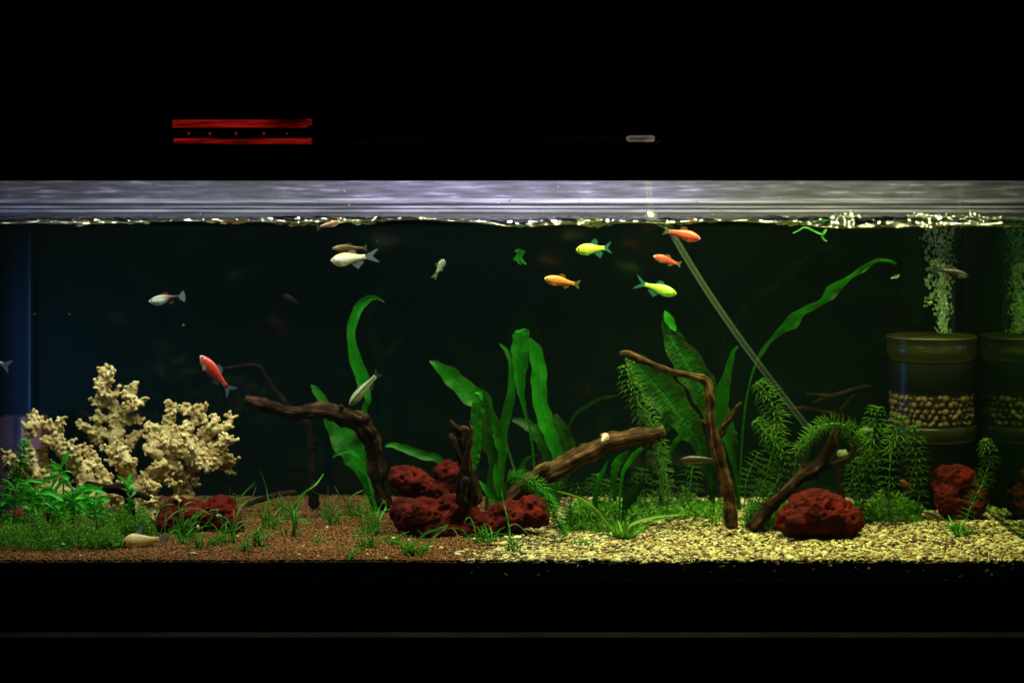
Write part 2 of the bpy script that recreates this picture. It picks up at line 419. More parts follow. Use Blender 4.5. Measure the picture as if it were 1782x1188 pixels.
M['egeria'] = leafmat('whorl_leaf', (0.025, 0.085, 0.002), (0.075, 0.21, 0.006), vein=(0.04, 0.2, 0.02))
M['egeria_bright'] = leafmat('bright_whorl_leaf', (0.03, 0.22, 0.006), (0.09, 0.45, 0.02), vein=(0.08, 0.45, 0.05))
M['stemgreen'] = pm('green_stem', (0.06, 0.32, 0.05), (0.12, 0.50, 0.10), scale=80, rough=0.4, transl=0.2)
M['petiole'] = pm('petiole', (0.03, 0.12, 0.015), (0.06, 0.2, 0.03), scale=80, rough=0.5, transl=0.2)
M['hygro'] = leafmat('broad_leaf', (0.03, 0.46, 0.012), (0.14, 0.80, 0.06), vein=(0.06, 0.5, 0.12))
M['grass'] = leafmat('grass_blade', (0.03, 0.25, 0.010), (0.11, 0.52, 0.02), vein=(0.08, 0.45, 0.05))
M['grass_yellow'] = leafmat('yellow_grass_blade', (0.10, 0.32, 0.015), (0.22, 0.50, 0.03), vein=(0.3, 0.6, 0.05))
M['grass_dull'] = leafmat('dull_grass_blade', (0.06, 0.12, 0.03), (0.13, 0.22, 0.07), vein=(0.15, 0.25, 0.1))
M['moss'] = pm('moss', (0.025, 0.12, 0.003), (0.16, 0.46, 0.012), rough=0.6, transl=0.4, island=True, stops=(0, 1))
M['fish'] = pigment('fish_skin', transl=0.3)
M['fin'] = pigment('fish_fin', rough=0.5, alpha=0.30, transl=0.5, bump=0)
M['fin_solid'] = pigment('fish_fin_dense', rough=0.5, alpha=0.9, transl=0.3, bump=0)
M['eye'] = pm('fish_eye', (0.01, 0.008, 0.006), rough=0.1, spec=0.8)
M['amber'] = clearmat('amber_plastic', (0.85, 0.80, 0.5), gloss=0.02, grough=0.25, body=(0.12, 0.12, 0.03), bodyfac=0.22)
M['clearplastic'] = clearmat('clear_plastic', (0.93, 0.96, 0.9), gloss=0.008, grough=0.25, body=(0.25, 0.3, 0.2), bodyfac=0.015)
M['tube'] = rimmat('clear_tube', (0.30, 0.46, 0.27), 0.015, 0.30, 0.12, 0.15, 0.5, 2.5)
M['sponge'] = pm('black_sponge', (0.0015, 0.002, 0.0015), (0.004, 0.005, 0.003), scale=300, rough=0.95, bump=0.8, bscale=500, spec=0.05)
M['media'] = pm('filter_media', (0.012, 0.006, 0.002), (0.05, 0.028, 0.008), scale=160, rough=0.9, bump=0.6)
M['pebble'] = pm('filter_pebble', (0.05, 0.018, 0.004), (0.16, 0.10, 0.026), rough=0.6, scale=45, stops=(0.3, 0.7))
M['bubble'] = rimmat('air_bubble', (0.7, 1.0, 0.32), 0.38, 1.0, 0.35, 0.15, 0.6, 1.0)  # green light and bright rims are put into the bubble colour
M['foam'] = clearmat('foam_bubble', (0.9, 0.95, 0.9), gloss=0.30, grough=0.08, body=(0.6, 0.65, 0.5), bodyfac=0.12)
M['standin_block'] = pm('reflection_red', (0.16, 0.035, 0.015), (0.26, 0.06, 0.025), scale=80, rough=0.85, bump=0.3)
M['dullshell'] = pm('dull_shell', (0.05, 0.07, 0.025), (0.16, 0.20, 0.09), scale=150, rough=0.7)
M['shell'] = pm('pale_shell', (0.22, 0.25, 0.14), (0.42, 0.45, 0.3), scale=120, rough=0.5)
M['led'] = glow('led_lens', (0.88, 0.84, 1.0), 12)
M['red_lens'] = glow('red_lens', (0.8, 0.02, 0.012), 0.30, (0.05, 0.001, 0.0008), 14, (1.0, 1, 12))
M['red_led'] = glow('red_led', (0.8, 0.015, 0.01), 0.3)
M['tubeglow'] = glow('faint_tube', (0.30, 0.24, 0.19), 0.55, (0.05, 0.045, 0.035), 60, (0.6, 1, 3))  # glow added in place of a reflection on the glass tube
M['crumple'] = glow('faint_film', (0.02, 0.022, 0.008), 0.22, (0.002, 0.002, 0.001), 60, (1, 1, 2))
M['crumple'] = pm('olive_film', (0.10, 0.11, 0.05), (0.5, 0.52, 0.34), scale=120, rough=0.3)

# ------------------------------------------------------------------ the tank, its hood and stand
tank = thing('aquarium', (0, 0.22, 0), 'long glass aquarium with black frame, standing on the dark stand', 'aquarium')
def pane(name, a, b, m, parent=tank):
    mb = MB(); mb.box(a, b); return mb.build(name, m, parent)
pane('front_pane', (XL - 0.008, -0.009, -0.01), (XR + 0.008, -0.001, 0.4655), M['glass'])
pane('side_pane', (XR, 0.0, -0.01), (XR + 0.008, YB, 0.4245), M['side'])
pane('side_pane', (XL - 0.008, 0.0, -0.01), (XL, YB, 0.4245), M['leftside'])
pane('rear_pane', (XL - 0.008, YB + 0.001, -0.01), (XR + 0.008, YB + 0.008, 0.419), M['backdrop'])
for x in (XL + 0.002, XR - 0.002):
    pane('silicone_seam', (x - 0.0015, YB - 0.004, 0.03), (x + 0.0015, YB - 0.001, 0.40), M['black'])
bf = MB(); bf.box((XL - 0.012, -0.014, -0.02), (XR + 0.012, -0.0095, 0.034))
bf.box((XL - 0.012, -0.0095, -0.02), (XR + 0.012, YB + 0.01, -0.0105))
bf.build('bottom_frame', M['frame'], tank)

hood = thing('aquarium_hood', (0, 0.22, 0.466), 'black hood closing the top of the aquarium with lamps inside', 'aquarium hood')
hb = MB(); hb.box((XL - 0.08, -0.018, 0.4664), (XR + 0.11, -0.0105, 0.501))
bevel(hb.build('front_skirt', M['black'], hood), 0.0012)
hb = MB(); hb.box((XL - 0.08, -0.0175, 0.5003), (XR + 0.11, YB + 0.03, 0.5046))
bevel(hb.build('lid', M['black'], hood), 0.001)
for x in (XL - 0.075, XR + 0.10):
    hb = MB(); hb.box((x, -0.010, 0.4664), (x + 0.005, YB + 0.02, 0.5008)); hb.build('side_skirt', M['black'], hood)
# rear strip: mottled frosted glass above the water with pale and dark rails in front of it
hb = MB(); hb.box((XL - 0.06, YB + 0.012, 0.4195), (XR + 0.09, YB + 0.018, 0.500)); hb.build('rear_strip', M['rear'], hood)
def rail(y, z0, z1, m, dep=0.006):
    hb = MB(); hb.box((XL - 0.06, y - dep, z0), (XR + 0.09, y, z1)); bevel(hb.build('rail', M[m], hood), 0.0006)
zb = lambda py, d: CZ + (330 - py) * K(d)
rail(0.436, zb(353.5, .43), zb(345.5, .43), 'rail', 0.008)
rail(0.437, zb(357.6, .43), zb(354.2, .43), 'rail_dark', 0.003)
rail(0.434, zb(362, .43), zb(358.6, .43), 'rail', 0.004)
rail(0.437, zb(364, .43), zb(362.6, .43), 'rail_dark', 0.003)
rail(0.435, zb(370, .43), zb(364.5, .43), 'rail', 0.003)
rail(0.437, zb(378, .43), zb(371, .43), 'rail_dark', 0.003)
bar = MB(); bar.box((XL + 0.01, 0.060, 0.4955), (XR - 0.01, 0.145, 0.4999)); bar.build('lamp_housing', M['black'], hood)
for i in range(80):
    x = -0.6 + (i % 40) * 0.03 + R.uniform(-0.002, 0.002)
    yl = 0.05 if i < 40 else 0.27
    mb = MB(); s_ = 0.0022
    v, f = [], []
    for a in range(6):
        t = a / 6 * 2 * math.pi
        v += [(x + s_ * math.cos(t), yl + s_ * math.sin(t), 0.4925), (x + s_ * math.cos(t), yl + s_ * math.sin(t), 0.4950)]
    f = [(2 * a, (2 * a + 2) % 12, (2 * a + 3) % 12, 2 * a + 1) for a in range(6)] + [tuple(range(10, -1, -2)), tuple(range(1, 12, 2))]
    mb.add(v, f); mb.build('led', M['led'], hood)

stand = thing('aquarium_stand', (0, 0.2, -0.4), 'black cabinet stand with a faint pale front edge under the aquarium', 'stand')
mb = MB(); mb.box((-0.75, -0.02, -0.45), (0.75, 0.5, -0.0265)); mb.build('cabinet', M['black'], stand)
mb = MB(); mb.box((-0.75, -0.0675, -0.0600), (0.75, -0.0205, -0.022)); mb.build('top_board', M['frame'], stand)
led_ = MB(); led_.box((-0.75, -0.092, -0.020), (0.75, -0.068, -0.010)); bevel(led_.build('edge_strip', M['ledge'], stand), 0.0008)
led_ = None

mb = MB(); mb.box((-4, 1.2, -2), (4, 1.25, 3)); rw = mb.build('room_wall', M['room']); rw['kind'] = 'structure'
# ------------------------------------------------------------------ water
wl = [(-120, 389), (0, 389), (60, 388.5), (180, 389), (300, 384), (420, 386), (540, 387), (640, 384), (740, 380.5), (820, 387), (890, 394), (960, 392), (1060, 388), (1180, 388), (1280, 383), (1360, 390), (1440, 396), (1500, 398), (1580, 394), (1680, 393), (1900, 395)]
wx = [(a - 891) * S for a, _ in wl]; wz = [CZ + (330 - b) * S for _, b in wl]
nx, ny = 900, 110
gx = np.linspace(XL, XR, nx); gy = (np.linspace(0, 1, ny) ** 1.5) * YB
X, Y = np.meshgrid(gx, gy)
base = 0.4217
edge = np.interp(X, wx, wz) - base
for _ in range(2): pass
kern = np.hanning(41); kern /= kern.sum()
e1 = np.convolve(np.pad(np.interp(gx, wx, wz) - base, 20, mode='edge'), kern, mode='valid')
dec = np.exp(-Y / 0.06)
mask = np.zeros_like(X)
for c, w, a in ((-0.47, .05, .9), (-0.25, .10, 1.0), (0.07, .07, .8), (0.36, .10, 1.0), (0.48, .05, .9), (-.15, .04, .5), (.2, .05, .5), (0.55, .05, .5)):
    mask += a * np.exp(-((X - c) / w) ** 2)
mask = np.clip(mask, 0.5, 1)
Z = base + e1[None, :] * dec
rp = np.zeros_like(X)
for lam, amp in ((.07, .0020), (.045, .0010), (.028, .0008), (.017, .0007), (.011, .0006), (.0075, .0004)):
    for _ in range(3):
        th = RS.uniform(-1.1, 1.1); ph = RS.uniform(0, 6.28)
        rp += amp / 2.2 * np.sin(2 * np.pi / lam * (X * math.sin(th) + Y * math.cos(th)) + ph)
Z += rp * 1.7 * mask * (0.45 + 0.55 * np.exp(-Y / 0.15)) * np.clip(Y / 0.01, 0.25, 1)
V = np.stack([X, Y, Z], -1).reshape(-1, 3)
ii = np.arange(nx * ny).reshape(ny, nx)
F = np.stack([ii[:-1, :-1], ii[:-1, 1:], ii[1:, 1:], ii[1:, :-1]], -1).reshape(-1, 4)
ws = obj('water_surface', V, F, M['water']); ws['kind'] = 'structure'
ex = np.linspace(XL, XR, 600); ezz = base + np.interp(ex, gx, e1)
ev_ = []
for x, z in zip(ex, ezz):
    n_ = 0.0006 * noise.noise(Vector((x * 40, 0, 0)))
    ev_ += [(x, 0.0004, z - 0.0009 + n_), (x, 0.0012, z + 0.0002), (x, 0.0004, z + 0.0009 + n_)]
we = obj('water_edge', ev_, [(3 * i + j, 3 * i + 3 + j, 3 * i + 4 + j, 3 * i + 1 + j) for i in range(599) for j in (0, 1)], M['edge']); we['kind'] = 'structure'
m, nt, out = nodes('water_body')
vp = N(nt, 'ShaderNodeVolumePrincipled'); vp.inputs['Color'].default_value = (0.42, 0.78, 0.62, 1); vp.inputs['Density'].default_value = 0.014
nt.links.new(vp.outputs[0], out.inputs['Volume'])
mb = MB(); mb.box((XL + .0005, 0.0005, 0.02), (XR - .0005, YB - .0005, 0.4165))
wb = mb.build('water', m); wb['kind'] = 'structure'

# ------------------------------------------------------------------ the bed: soil left, pale gravel right
nx, ny = 260, 90
gx = np.linspace(XL + .001, XR - .001, nx); gy = np.linspace(0.001, YB - .001, ny)
def xb(d, wob=0): return -0.05 + 0.30 * d + wob
v = []; 
for y in gy:
    for x in gx: v.append((x, y, gz(x, y) - 0.0015))
ii = np.arange(nx * ny).reshape(ny, nx)
f = np.stack([ii[:-1, :-1], ii[:-1, 1:], ii[1:, 1:], ii[1:, :-1]], -1).reshape(-1, 4).tolist()
n0 = len(v)
for x in gx: v.append((x, 0.0009, 0.0)); 
for x in gx: v.append((x, 0.0009, gz(x, 0.001) - 0.0015))
f += [(n0 + i, n0 + i + 1, n0 + nx + i + 1, n0 + nx + i) for i in range(nx - 1)]
bed = obj('substrate_bed', v, f, M['soil']); bed['kind'] = 'structure'
bed.data.materials.append(M['bed'])
mi = []
for p in bed.data.polygons:
    c = p.center; mi.append(1 if c.x > xb(c.y, 0.03 * noise.noise(Vector((c.x * 20, c.y * 20, 0)))) else 0)
bed.data.polygons.foreach_set('material_index', mi)

ico = bmesh.new(); bmesh.ops.create_icosphere(ico, subdivisions=1, radius=1.0)
IV = np.array([v_.co[:] for v_ in ico.verts]); IF = np.array([[v_.index for v_ in f_.verts] for f_ in ico.faces]); ico.free()
OV = np.array([(1,0,0),(-1,0,0),(0,1,0),(0,-1,0),(0,0,1),(0,0,-1)], float)
OF = np.array([(0,2,4),(2,1,4),(1,3,4),(3,0,4),(2,0,5),(1,2,5),(3,1,5),(0,3,5)])
def scatter(name, pos, scl, V0, F0, m, tilt=0.5, jit=0.22):
    n = len(pos)
    a = RS.uniform(0, 2 * np.pi, n); b = RS.uniform(-tilt, tilt, n); c = RS.uniform(-tilt, tilt, n)
    v = V0[None] * (1 + RS.uniform(-jit, jit, (n, len(V0), 1))) * scl[:, None, :]
    def rot(v, ang, i, j):
        ca, sa = np.cos(ang)[:, None], np.sin(ang)[:, None]
        x, y = v[:, :, i].copy(), v[:, :, j].copy()
        v[:, :, i] = ca * x - sa * y; v[:, :, j] = sa * x + ca * y
    rot(v, b, 0, 2); rot(v, c, 1, 2); rot(v, a, 0, 1)
    v += pos[:, None, :]
    f = F0[None] + (np.arange(n) * len(V0))[:, None, None]
    o = obj(name, v.reshape(-1, 3), f.reshape(-1, F0.shape[1]), m)
    o['kind'] = 'stuff'
    return o
def bedpts(n, side):
    out = []
    while len(out) < n:
        x = R.uniform(XL + .004, XR - .004); d = YB * R.random() ** 1.15 * 0.99 + 0.002
        b = xb(d); w = 0.045 + 0.1 * noise.noise(Vector((x * 14, d * 14, 3)))
        p = 1 / (1 + math.exp(-(x - b) / 0.012 - 3 * noise.noise(Vector((x * 22, d * 22, 3)))))
        if side == 'g':
            if R.random() > max(p, 0.006 if x > -0.5 and d < .2 else 0): continue
        else:
            if R.random() > 1 - p * 0.93: continue
        out.append((x, d))
    return out
pts = bedpts(24000, 'g'); n = len(pts)
pos = np.array([(x, d, gz(x, d) + R.uniform(-0.0012, 0.0012)) for x, d in pts])
# the section of the bed seen through the front glass
fr = [(x, 0.0035 + R.uniform(0, .002), R.uniform(0.02, 0.054)) for x in [R.uniform(-0.05, XR - .004) for _ in range(4200)]]
pos = np.vstack([pos, np.array(fr)]); n = len(pos)
L = RS.uniform(0.0012, 0.0034, n) * (1 + 0.8 * (RS.rand(n) > 0.93))
scl = np.stack([L * 1.15, L * RS.uniform(0.55, 0.95, n), L * RS.uniform(0.35, 0.7, n)], -1)
scatter('pale_gravel', pos, scl, IV, IF, M['gravel'], 0.5)
pts = bedpts(60000, 's')
pos = np.array([(x, d, gz(x, d) + R.uniform(-0.001, 0.0008)) for x, d in pts])
fr = [(x, 0.003 + R.uniform(0, .001), R.uniform(0.035, 0.054)) for x in [R.uniform(XL + .004, 0.0) for _ in range(6000)]]
pos = np.vstack([pos, np.array(fr)]); n = len(pos)
L = RS.uniform(0.0009, 0.0019, n)
scatter('brown_soil', pos, np.stack([L, L, L * .85], -1), OV, OF, M['soilgrain'], 1.5, 0.3)
#NEXT
# ------------------------------------------------------------------ builders
def blob(pts_r, vox, name, m, parent=None, fn=None, origin=None, bumpfn=None):
    """fuse many balls (centre, radius, squash) into one skin, then push its points by noise"""
    bm = []
    ico2 = bmesh.new(); bmesh.ops.create_icosphere(ico2, subdivisions=2, radius=1.0)
    V2 = np.array([v_.co[:] for v_ in ico2.verts]); F2 = np.array([[v_.index for v_ in f_.verts] for f_ in ico2.faces]); ico2.free()
    c = np.array([tuple(p[0]) for p in pts_r]); r = np.array([[p[1]] * 3 if not hasattr(p[1], '__len__') else p[1] for p in pts_r])
    v = V2[None] * r[:, None, :] + c[:, None, :]
    f = F2[None] + (np.arange(len(c)) * len(V2))[:, None, None]
    me = bpy.data.meshes.new('tmp'); me.from_pydata(v.reshape(-1, 3).tolist(), [], f.reshape(-1, 3).tolist())
    o = bpy.data.objects.new('tmp', me); C.objects.link(o)
    md = o.modifiers.new('r', 'REMESH'); md.mode = 'VOXEL'; md.voxel_size = vox
    dg = bpy.context.evaluated_depsgraph_get(); ev = o.evaluated_get(dg)
    m2 = bpy.data.meshes.new_from_object(ev)
    n = len(m2.vertices); co = np.zeros(n * 3); m2.vertices.foreach_get('co', co); co = co.reshape(-1, 3)
    no = np.zeros(n * 3); m2.vertices.foreach_get('normal', no); no = no.reshape(-1, 3)
    if bumpfn:
        dsp = np.array([bumpfn(Vector(a)) for a in co]); co = co + no * dsp[:, None]
    fc = [tuple(p.vertices) for p in m2.polygons]
    bpy.data.objects.remove(o); bpy.data.meshes.remove(me); bpy.data.meshes.remove(m2)
    return obj(name, co, fc, m, parent, origin=origin)

def tube(path, rfn, sides=10, cap=True, rough=0.0, rfreq=40, groove=0.0, seed=0.0, squash=1.0):
    """path: list of Vector; rfn: list of radii -> verts, faces, uv"""
    v, f, uv = [], [], []
    n = len(path)
    up = Vector((0.13, -1, 0.21)).normalized()
    for i, p in enumerate(path):
        t = (path[min(i + 1, n - 1)] - path[max(i - 1, 0)]).normalized()
        a = t.cross(up)
        if a.length < 1e-4: a = t.cross(Vector((1, 0, 0)))
        a.normalize(); b = t.cross(a).normalized(); up = -b if b.dot(up) < 0 else b
        up = up.normalized()
        a = t.cross(up).normalized(); b = up
        for k in range(sides):
            th = 2 * math.pi * k / sides
            dr = a * math.cos(th) + b * math.sin(th) * squash
            r = rfn[i]
            q = p + dr * r
            if rough:
                r *= 1 + rough * noise.noise(q * rfreq + Vector((seed, 0, 0))) + rough * 0.5 * noise.noise(q * rfreq * 3)
            if groove:
                r *= 1 - groove * abs(noise.noise(Vector((math.cos(th) * 1.9 + seed, math.sin(th) * 1.9, i / n * 2.2 + seed)))) * 1.6
            v.append(p + dr * r); uv.append((k / sides, i / n))
    for i in range(n - 1):
        for k in range(sides):
            k2 = (k + 1) % sides
            f.append((i * sides + k, i * sides + k2, (i + 1) * sides + k2, (i + 1) * sides + k))
    if cap:
        f.append(tuple(range(sides - 1, -1, -1))); f.append(tuple((n - 1) * sides + k for k in range(sides)))
    return v, f, uv

def p3(q):  # (px, py, r_px, depth) -> point + metric radius
    return tuple(P(q[0], q[1], q[3])) + (q[2] * K(q[3]),)

def wood(label, branches, mat='wood', cat='driftwood', twigs=(), seed=1.0, sides=18):
    """branches: lists of (px, py, r_px, d); first one is the main limb, the rest are its child limbs"""
    b0 = P(*[branches[0][-1][i] for i in (0, 1, 3)])
    t = thing('driftwood', b0, label, cat, 'pieces of driftwood')
    for bi, br in enumerate(branches):
        L = sum(math.dist(br[i][:2], br[i + 1][:2]) for i in range(len(br) - 1))
        sp = spline([p3(q) for q in br], max(8, int(L / 3.2)))
        path = [Vector(a[:3]) + Vector((noise.noise(Vector(a[:3]) * 22 + Vector((seed, 1, bi))), 0, noise.noise(Vector(a[:3]) * 22 + Vector((9, seed, bi))))) * a[3] * 0.28 for a in sp]
        rad = [a[3] for a in sp]
        for e, w in ((0, .45), (1, .8), (-1, .55), (-2, .85)): rad[e] *= w
        v, f, uv = tube(path, rad, sides, rough=0.42, rfreq=48, groove=0.45, seed=seed + bi * 3.1)
        obj('trunk' if bi == 0 else 'branch', v, f, M[mat], t, uvs=uv)
    return t

def ribbon(pts, seg=30, phi=(0.5, 0.5), fold=0.25, wav=0.10, wn=5, seed=0.0, thick=True):
    """leaf blade along (px, py, halfwidth_px, d) points"""
    sp = spline([p3(q) for q in pts], seg)
    v, f, uv = [], [], []
    cross = 6
    prev = None
    for i, a in enumerate(sp):
        p = Vector(a[:3]); w = max(a[3], 0.0002)
        t = (Vector(sp[min(i + 1, seg)][:3]) - Vector(sp[max(i - 1, 0)][:3])).normalized()
        s = t.cross(Vector((0, 1, 0)))
        if s.length < 1e-3: s = Vector((1, 0, 0))
        s.normalize()
        if prev is not None and s.dot(prev) < 0: s = -s
        prev = s
        u = i / seg
        ph = phi[0] + (phi[1] - phi[0]) * u + 0.25 * noise.noise(Vector((u * 3, seed, 0)))
        wd = (s * math.cos(ph) + Vector((0, 1, 0)) * math.sin(ph)).normalized()
        nn = t.cross(wd).normalized()
        for k in range(cross + 1):
            c = -1 + 2 * k / cross
            wob = wav * w * abs(c) ** 1.5 * math.sin(u * wn * 6.28 + seed + (1.9 if c > 0 else 0)) + 0.5 * wav * w * c * math.sin(u * wn * 13.1 + seed)
            edge = 1 + 0.09 * math.sin(u * wn * 9 + seed * 2 + c) * abs(c)
            v.append(p + wd * (c * w * edge) + nn * (fold * w * (c * c - .3) + wob)); uv.append(((c + 1) / 2, u))
    m = cross + 1
    for i in range(seg):
        for k in range(cross): f.append((i * m + k, i * m + k + 1, (i + 1) * m + k + 1, (i + 1) * m + k))
    return v, f, uv

def strap_plant(label, base, leaves, group='strap-leaved plants'):
    """leaves: (material, points, kwargs)"""
    t = thing('strap_leaf_plant', base, label, 'aquatic plant', group)
    for i, lf in enumerate(leaves):
        kw = dict(lf[2]) if len(lf) > 2 else {}
        kw.setdefault('seed', i * 2.3 + len(label))
        pts = lf[1]
        L = sum(math.dist(pts[j][:2], pts[j + 1][:2]) for j in range(len(pts) - 1))
        v, f, uv = ribbon(pts, max(10, int(L / 5)), **kw)
        obj('leaf', v, f, M[lf[0]], t, uvs=uv)
    return t

def whorl_plant(label, stem, leafpx, mat='egeria', gap=9, n=7, stemr=1.6, droop=0.08, wid=2.2, seed=0, vis='stemgreen', cat='aquatic plant'):
    """egeria-like shoot: a stem with rings of narrow curved leaves; stem points (px, py, d)"""
    b = stem[-1]
    t = thing('whorled_stem_plant', P(*b), label, cat, 'whorled stem plants')
    L = sum(math.dist(stem[j][:2], stem[j + 1][:2]) for j in range(len(stem) - 1))
    sp = [Vector(a) for a in spline([tuple(P(*q)) for q in stem], max(8, int(L / 4)))]
    v, f, uv = tube(sp, [stemr * K(b[2]) * (0.6 + 0.4 * i / len(sp)) for i in range(len(sp))], 6)
    obj('stem', v, f, M[vis], t, uvs=uv)
    rr = random.Random(seed + 5)
    mb = MB(); m = max(3, int(L / gap))
    for w in range(m + 1):
        u = w / m
        q = spline([tuple(a) for a in sp], m)[w] if False else sp[min(len(sp) - 1, int(u * (len(sp) - 1)))]
        i = min(len(sp) - 2, int(u * (len(sp) - 1)))
        ax = (sp[i] - sp[i + 1]).normalized()      # towards the tip
        a = ax.cross(Vector((0.3, 1, 0.1))).normalized(); bb = ax.cross(a)
        ph0 = rr.uniform(0, 6.28)
        lp = 1.15 * leafpx * K(b[2]) * (0.55 + 0.45 * min(1, u * 5)) * (1 - 0.25 * u)
        fwd = 0.95 if u < 0.12 else 0.55
        for k in range(n + 2):
            th = ph0 + 6.28 * k / (n + 2) + rr.uniform(-.2, .2)
            dr = a * math.cos(th) + bb * math.sin(th)
            ll = lp * rr.uniform(0.75, 1.1)
            side = ax.cross(dr).normalized()
            w_ = wid * .8 * K(b[2]) * rr.uniform(0.8, 1.2)
            vv = []
            for j in range(5):
                s = j / 4
                pos = q + dr * ll * (s - 0.18 * s * s) + ax * ll * (fwd * s - (fwd + droop) * s * s * 0.8) + Vector((0, 0, -0.02 * ll * s * s))
                ww = w_ * math.sin(math.pi * (0.15 + 0.82 * s)) * 0.9
                vv += [pos - side * ww, pos + ax * ww * 0.3, pos + side * ww]
            ff = []
            for j in range(4):
                ff += [(j * 3, j * 3 + 1, j * 3 + 4, j * 3 + 3), (j * 3 + 1, j * 3 + 2, j * 3 + 5, j * 3 + 4)]
            mb.add(vv, ff, [(x_ / 2, j / 4) for j in range(5) for x_ in range(3)])
    o = mb.build('leaf_whorls', M[mat], t, smooth=True); o['kind'] = 'stuff'
    return t

def leafy(label, stem, leaves, mat='hygro'):
    leaves = [(a, b, a + (c - a) * 1.3, b + (e - b) * 1.3 - 2, w * .85, p) for a, b, c, e, w, p in leaves]
    leaves += [(a + 1, b + 9, a + (a - c) * R.uniform(.7, 1.0), b + 9 + (e - b) * R.uniform(.3, .9), w * .95, p) for a, b, c, e, w, p in leaves[:7]]
    """broad-leaved shoot: stem (px,py,d) points, leaves (attach_px, attach_py, tip_px, tip_py, halfwidth, phi)"""
    t = thing('broad_leaf_plant', P(*stem[-1]), label, 'aquatic plant', 'broad-leaved bright green plants')
    d = stem[-1][2]
    sp = [Vector(a) for a in spline([tuple(P(*q)) for q in stem], 10)]
    v, f, uv = tube(sp, [1.5 * K(d)] * len(sp), 6)
    obj('stem', v, f, M['petiole'], t, uvs=uv)
    for i, (ax, ay, tx, ty, hw, ph) in enumerate(leaves):
        dd = d + R.uniform(-.008, .0); d2 = dd + R.uniform(-.02, .01)
        lift = -0.16 * abs(tx - ax)
        mx, my = (ax + tx) / 2, (ay + ty) / 2 + lift
        pts = [(ax, ay, 0.9, dd), ((ax * 3 + mx) / 4, (ay * 3 + my) / 4, 0.45 * hw, dd), (mx, my, hw, (dd + d2) / 2), ((mx + tx * 2) / 3, (my + ty * 2) / 3, 0.72 * hw, d2), (tx, ty, 0.4, d2)]
        v, f, uv = ribbon(pts, 14, phi=(ph + R.uniform(-.2, .3), ph + R.uniform(0, .7)), fold=0.35, wav=0.12, wn=1.5, seed=i * 1.7)
        obj('leaf', v, f, M[mat], t, uvs=uv)
    return t

def tuft(label, px, py, blades, extra=4, mat='grass', hw=1.35, seed=0, spread=44, h=48):
    g = gp(px, py)
    t = thing('grass_tuft', g, label, 'aquatic grass', 'tufts of thin grass on the tank floor')
    rr = random.Random(int(px * 3 + py))
    for b in blades:
        m_ = mat
        if isinstance(b[0], str): m_ = b[0]; b = b[1:]
        w = hw
        pts = [(px, py, w, g.y)] + [(x, y, w * (1 - 0.25 * (i + 1) / len(b)), g.y + rr.uniform(-.012, .012)) for i, (x, y) in enumerate(b)]
        pts[-1] = pts[-1][:2] + (w * 0.3,) + pts[-1][3:]
        v, f, uv = ribbon(pts, 14, phi=(rr.uniform(.2, .9),) * 2, fold=0.3, wav=0, seed=rr.random() * 9)
        obj('blade', v, f, M[m_], t, uvs=uv)
    for k in range(int(extra * 2.3 + 3)):
        a = rr.uniform(-1, 1); hh = h * rr.uniform(0.35, 1.35)
        x0 = px + rr.gauss(0, 10); y0 = py + rr.uniform(-4, 3)
        d0 = g.y
        pts = [(x0, y0 + 2, hw * .8, d0), (x0 + a * spread * .25, y0 - hh * .6, hw * .8, d0), (x0 + a * spread * .8, y0 - hh * (1 - .25 * abs(a)), hw * .25, d0 + rr.uniform(-.02, .02))]
        v, f, uv = ribbon(pts, 9, phi=(rr.uniform(.2, .9),) * 2, fold=0.3, wav=0, seed=rr.random() * 9)
        obj('blade', v, f, M[mat], t, uvs=uv)
    return t

# ------------------------------------------------------------------ fish
TT = [0, .03, .08, .16, .28, .42, .56, .70, .84, 1.0]
PROF = {
 'danio':  dict(top=[.02, .28, .50, .76, .96, 1.0, .88, .62, .42, .36], bot=[.02, .25, .50, .80, 1.0, 1.0, .78, .52, .38, .36], wid=[.02, .3, .5, .64, .66, .58, .44, .28, .16, .08]),
 'deep':   dict(top=[.02, .25, .48, .76, .98, 1.05, .92, .66, .46, .40], bot=[.02, .28, .60, .95, 1.15, 1.10, .82, .55, .42, .40], wid=[.02, .3, .52, .70, .78, .66, .48, .30, .18, .08]),
 'slim':   dict(top=[.02, .30, .55, .82, 1.0, 1.0, .90, .72, .52, .42], bot=[.02, .30, .55, .80, .95, .95, .85, .65, .50, .42], wid=[.02, .35, .55, .75, .8, .75, .6, .42, .26, .12]),
 'cory':   dict(top=[.12, .50, .78, 1.05, 1.2, 1.1, .88, .66, .48, .42], bot=[.10, .42, .62, .74, .78, .74, .62, .50, .42, .38], wid=[.05, .4, .6, .8, .85, .7, .5, .32, .2, .1]),
}
def mix(a, b, t): t = max(0, min(1, t)); return tuple(x * (1 - t) + y * t for x, y in zip(a, b))
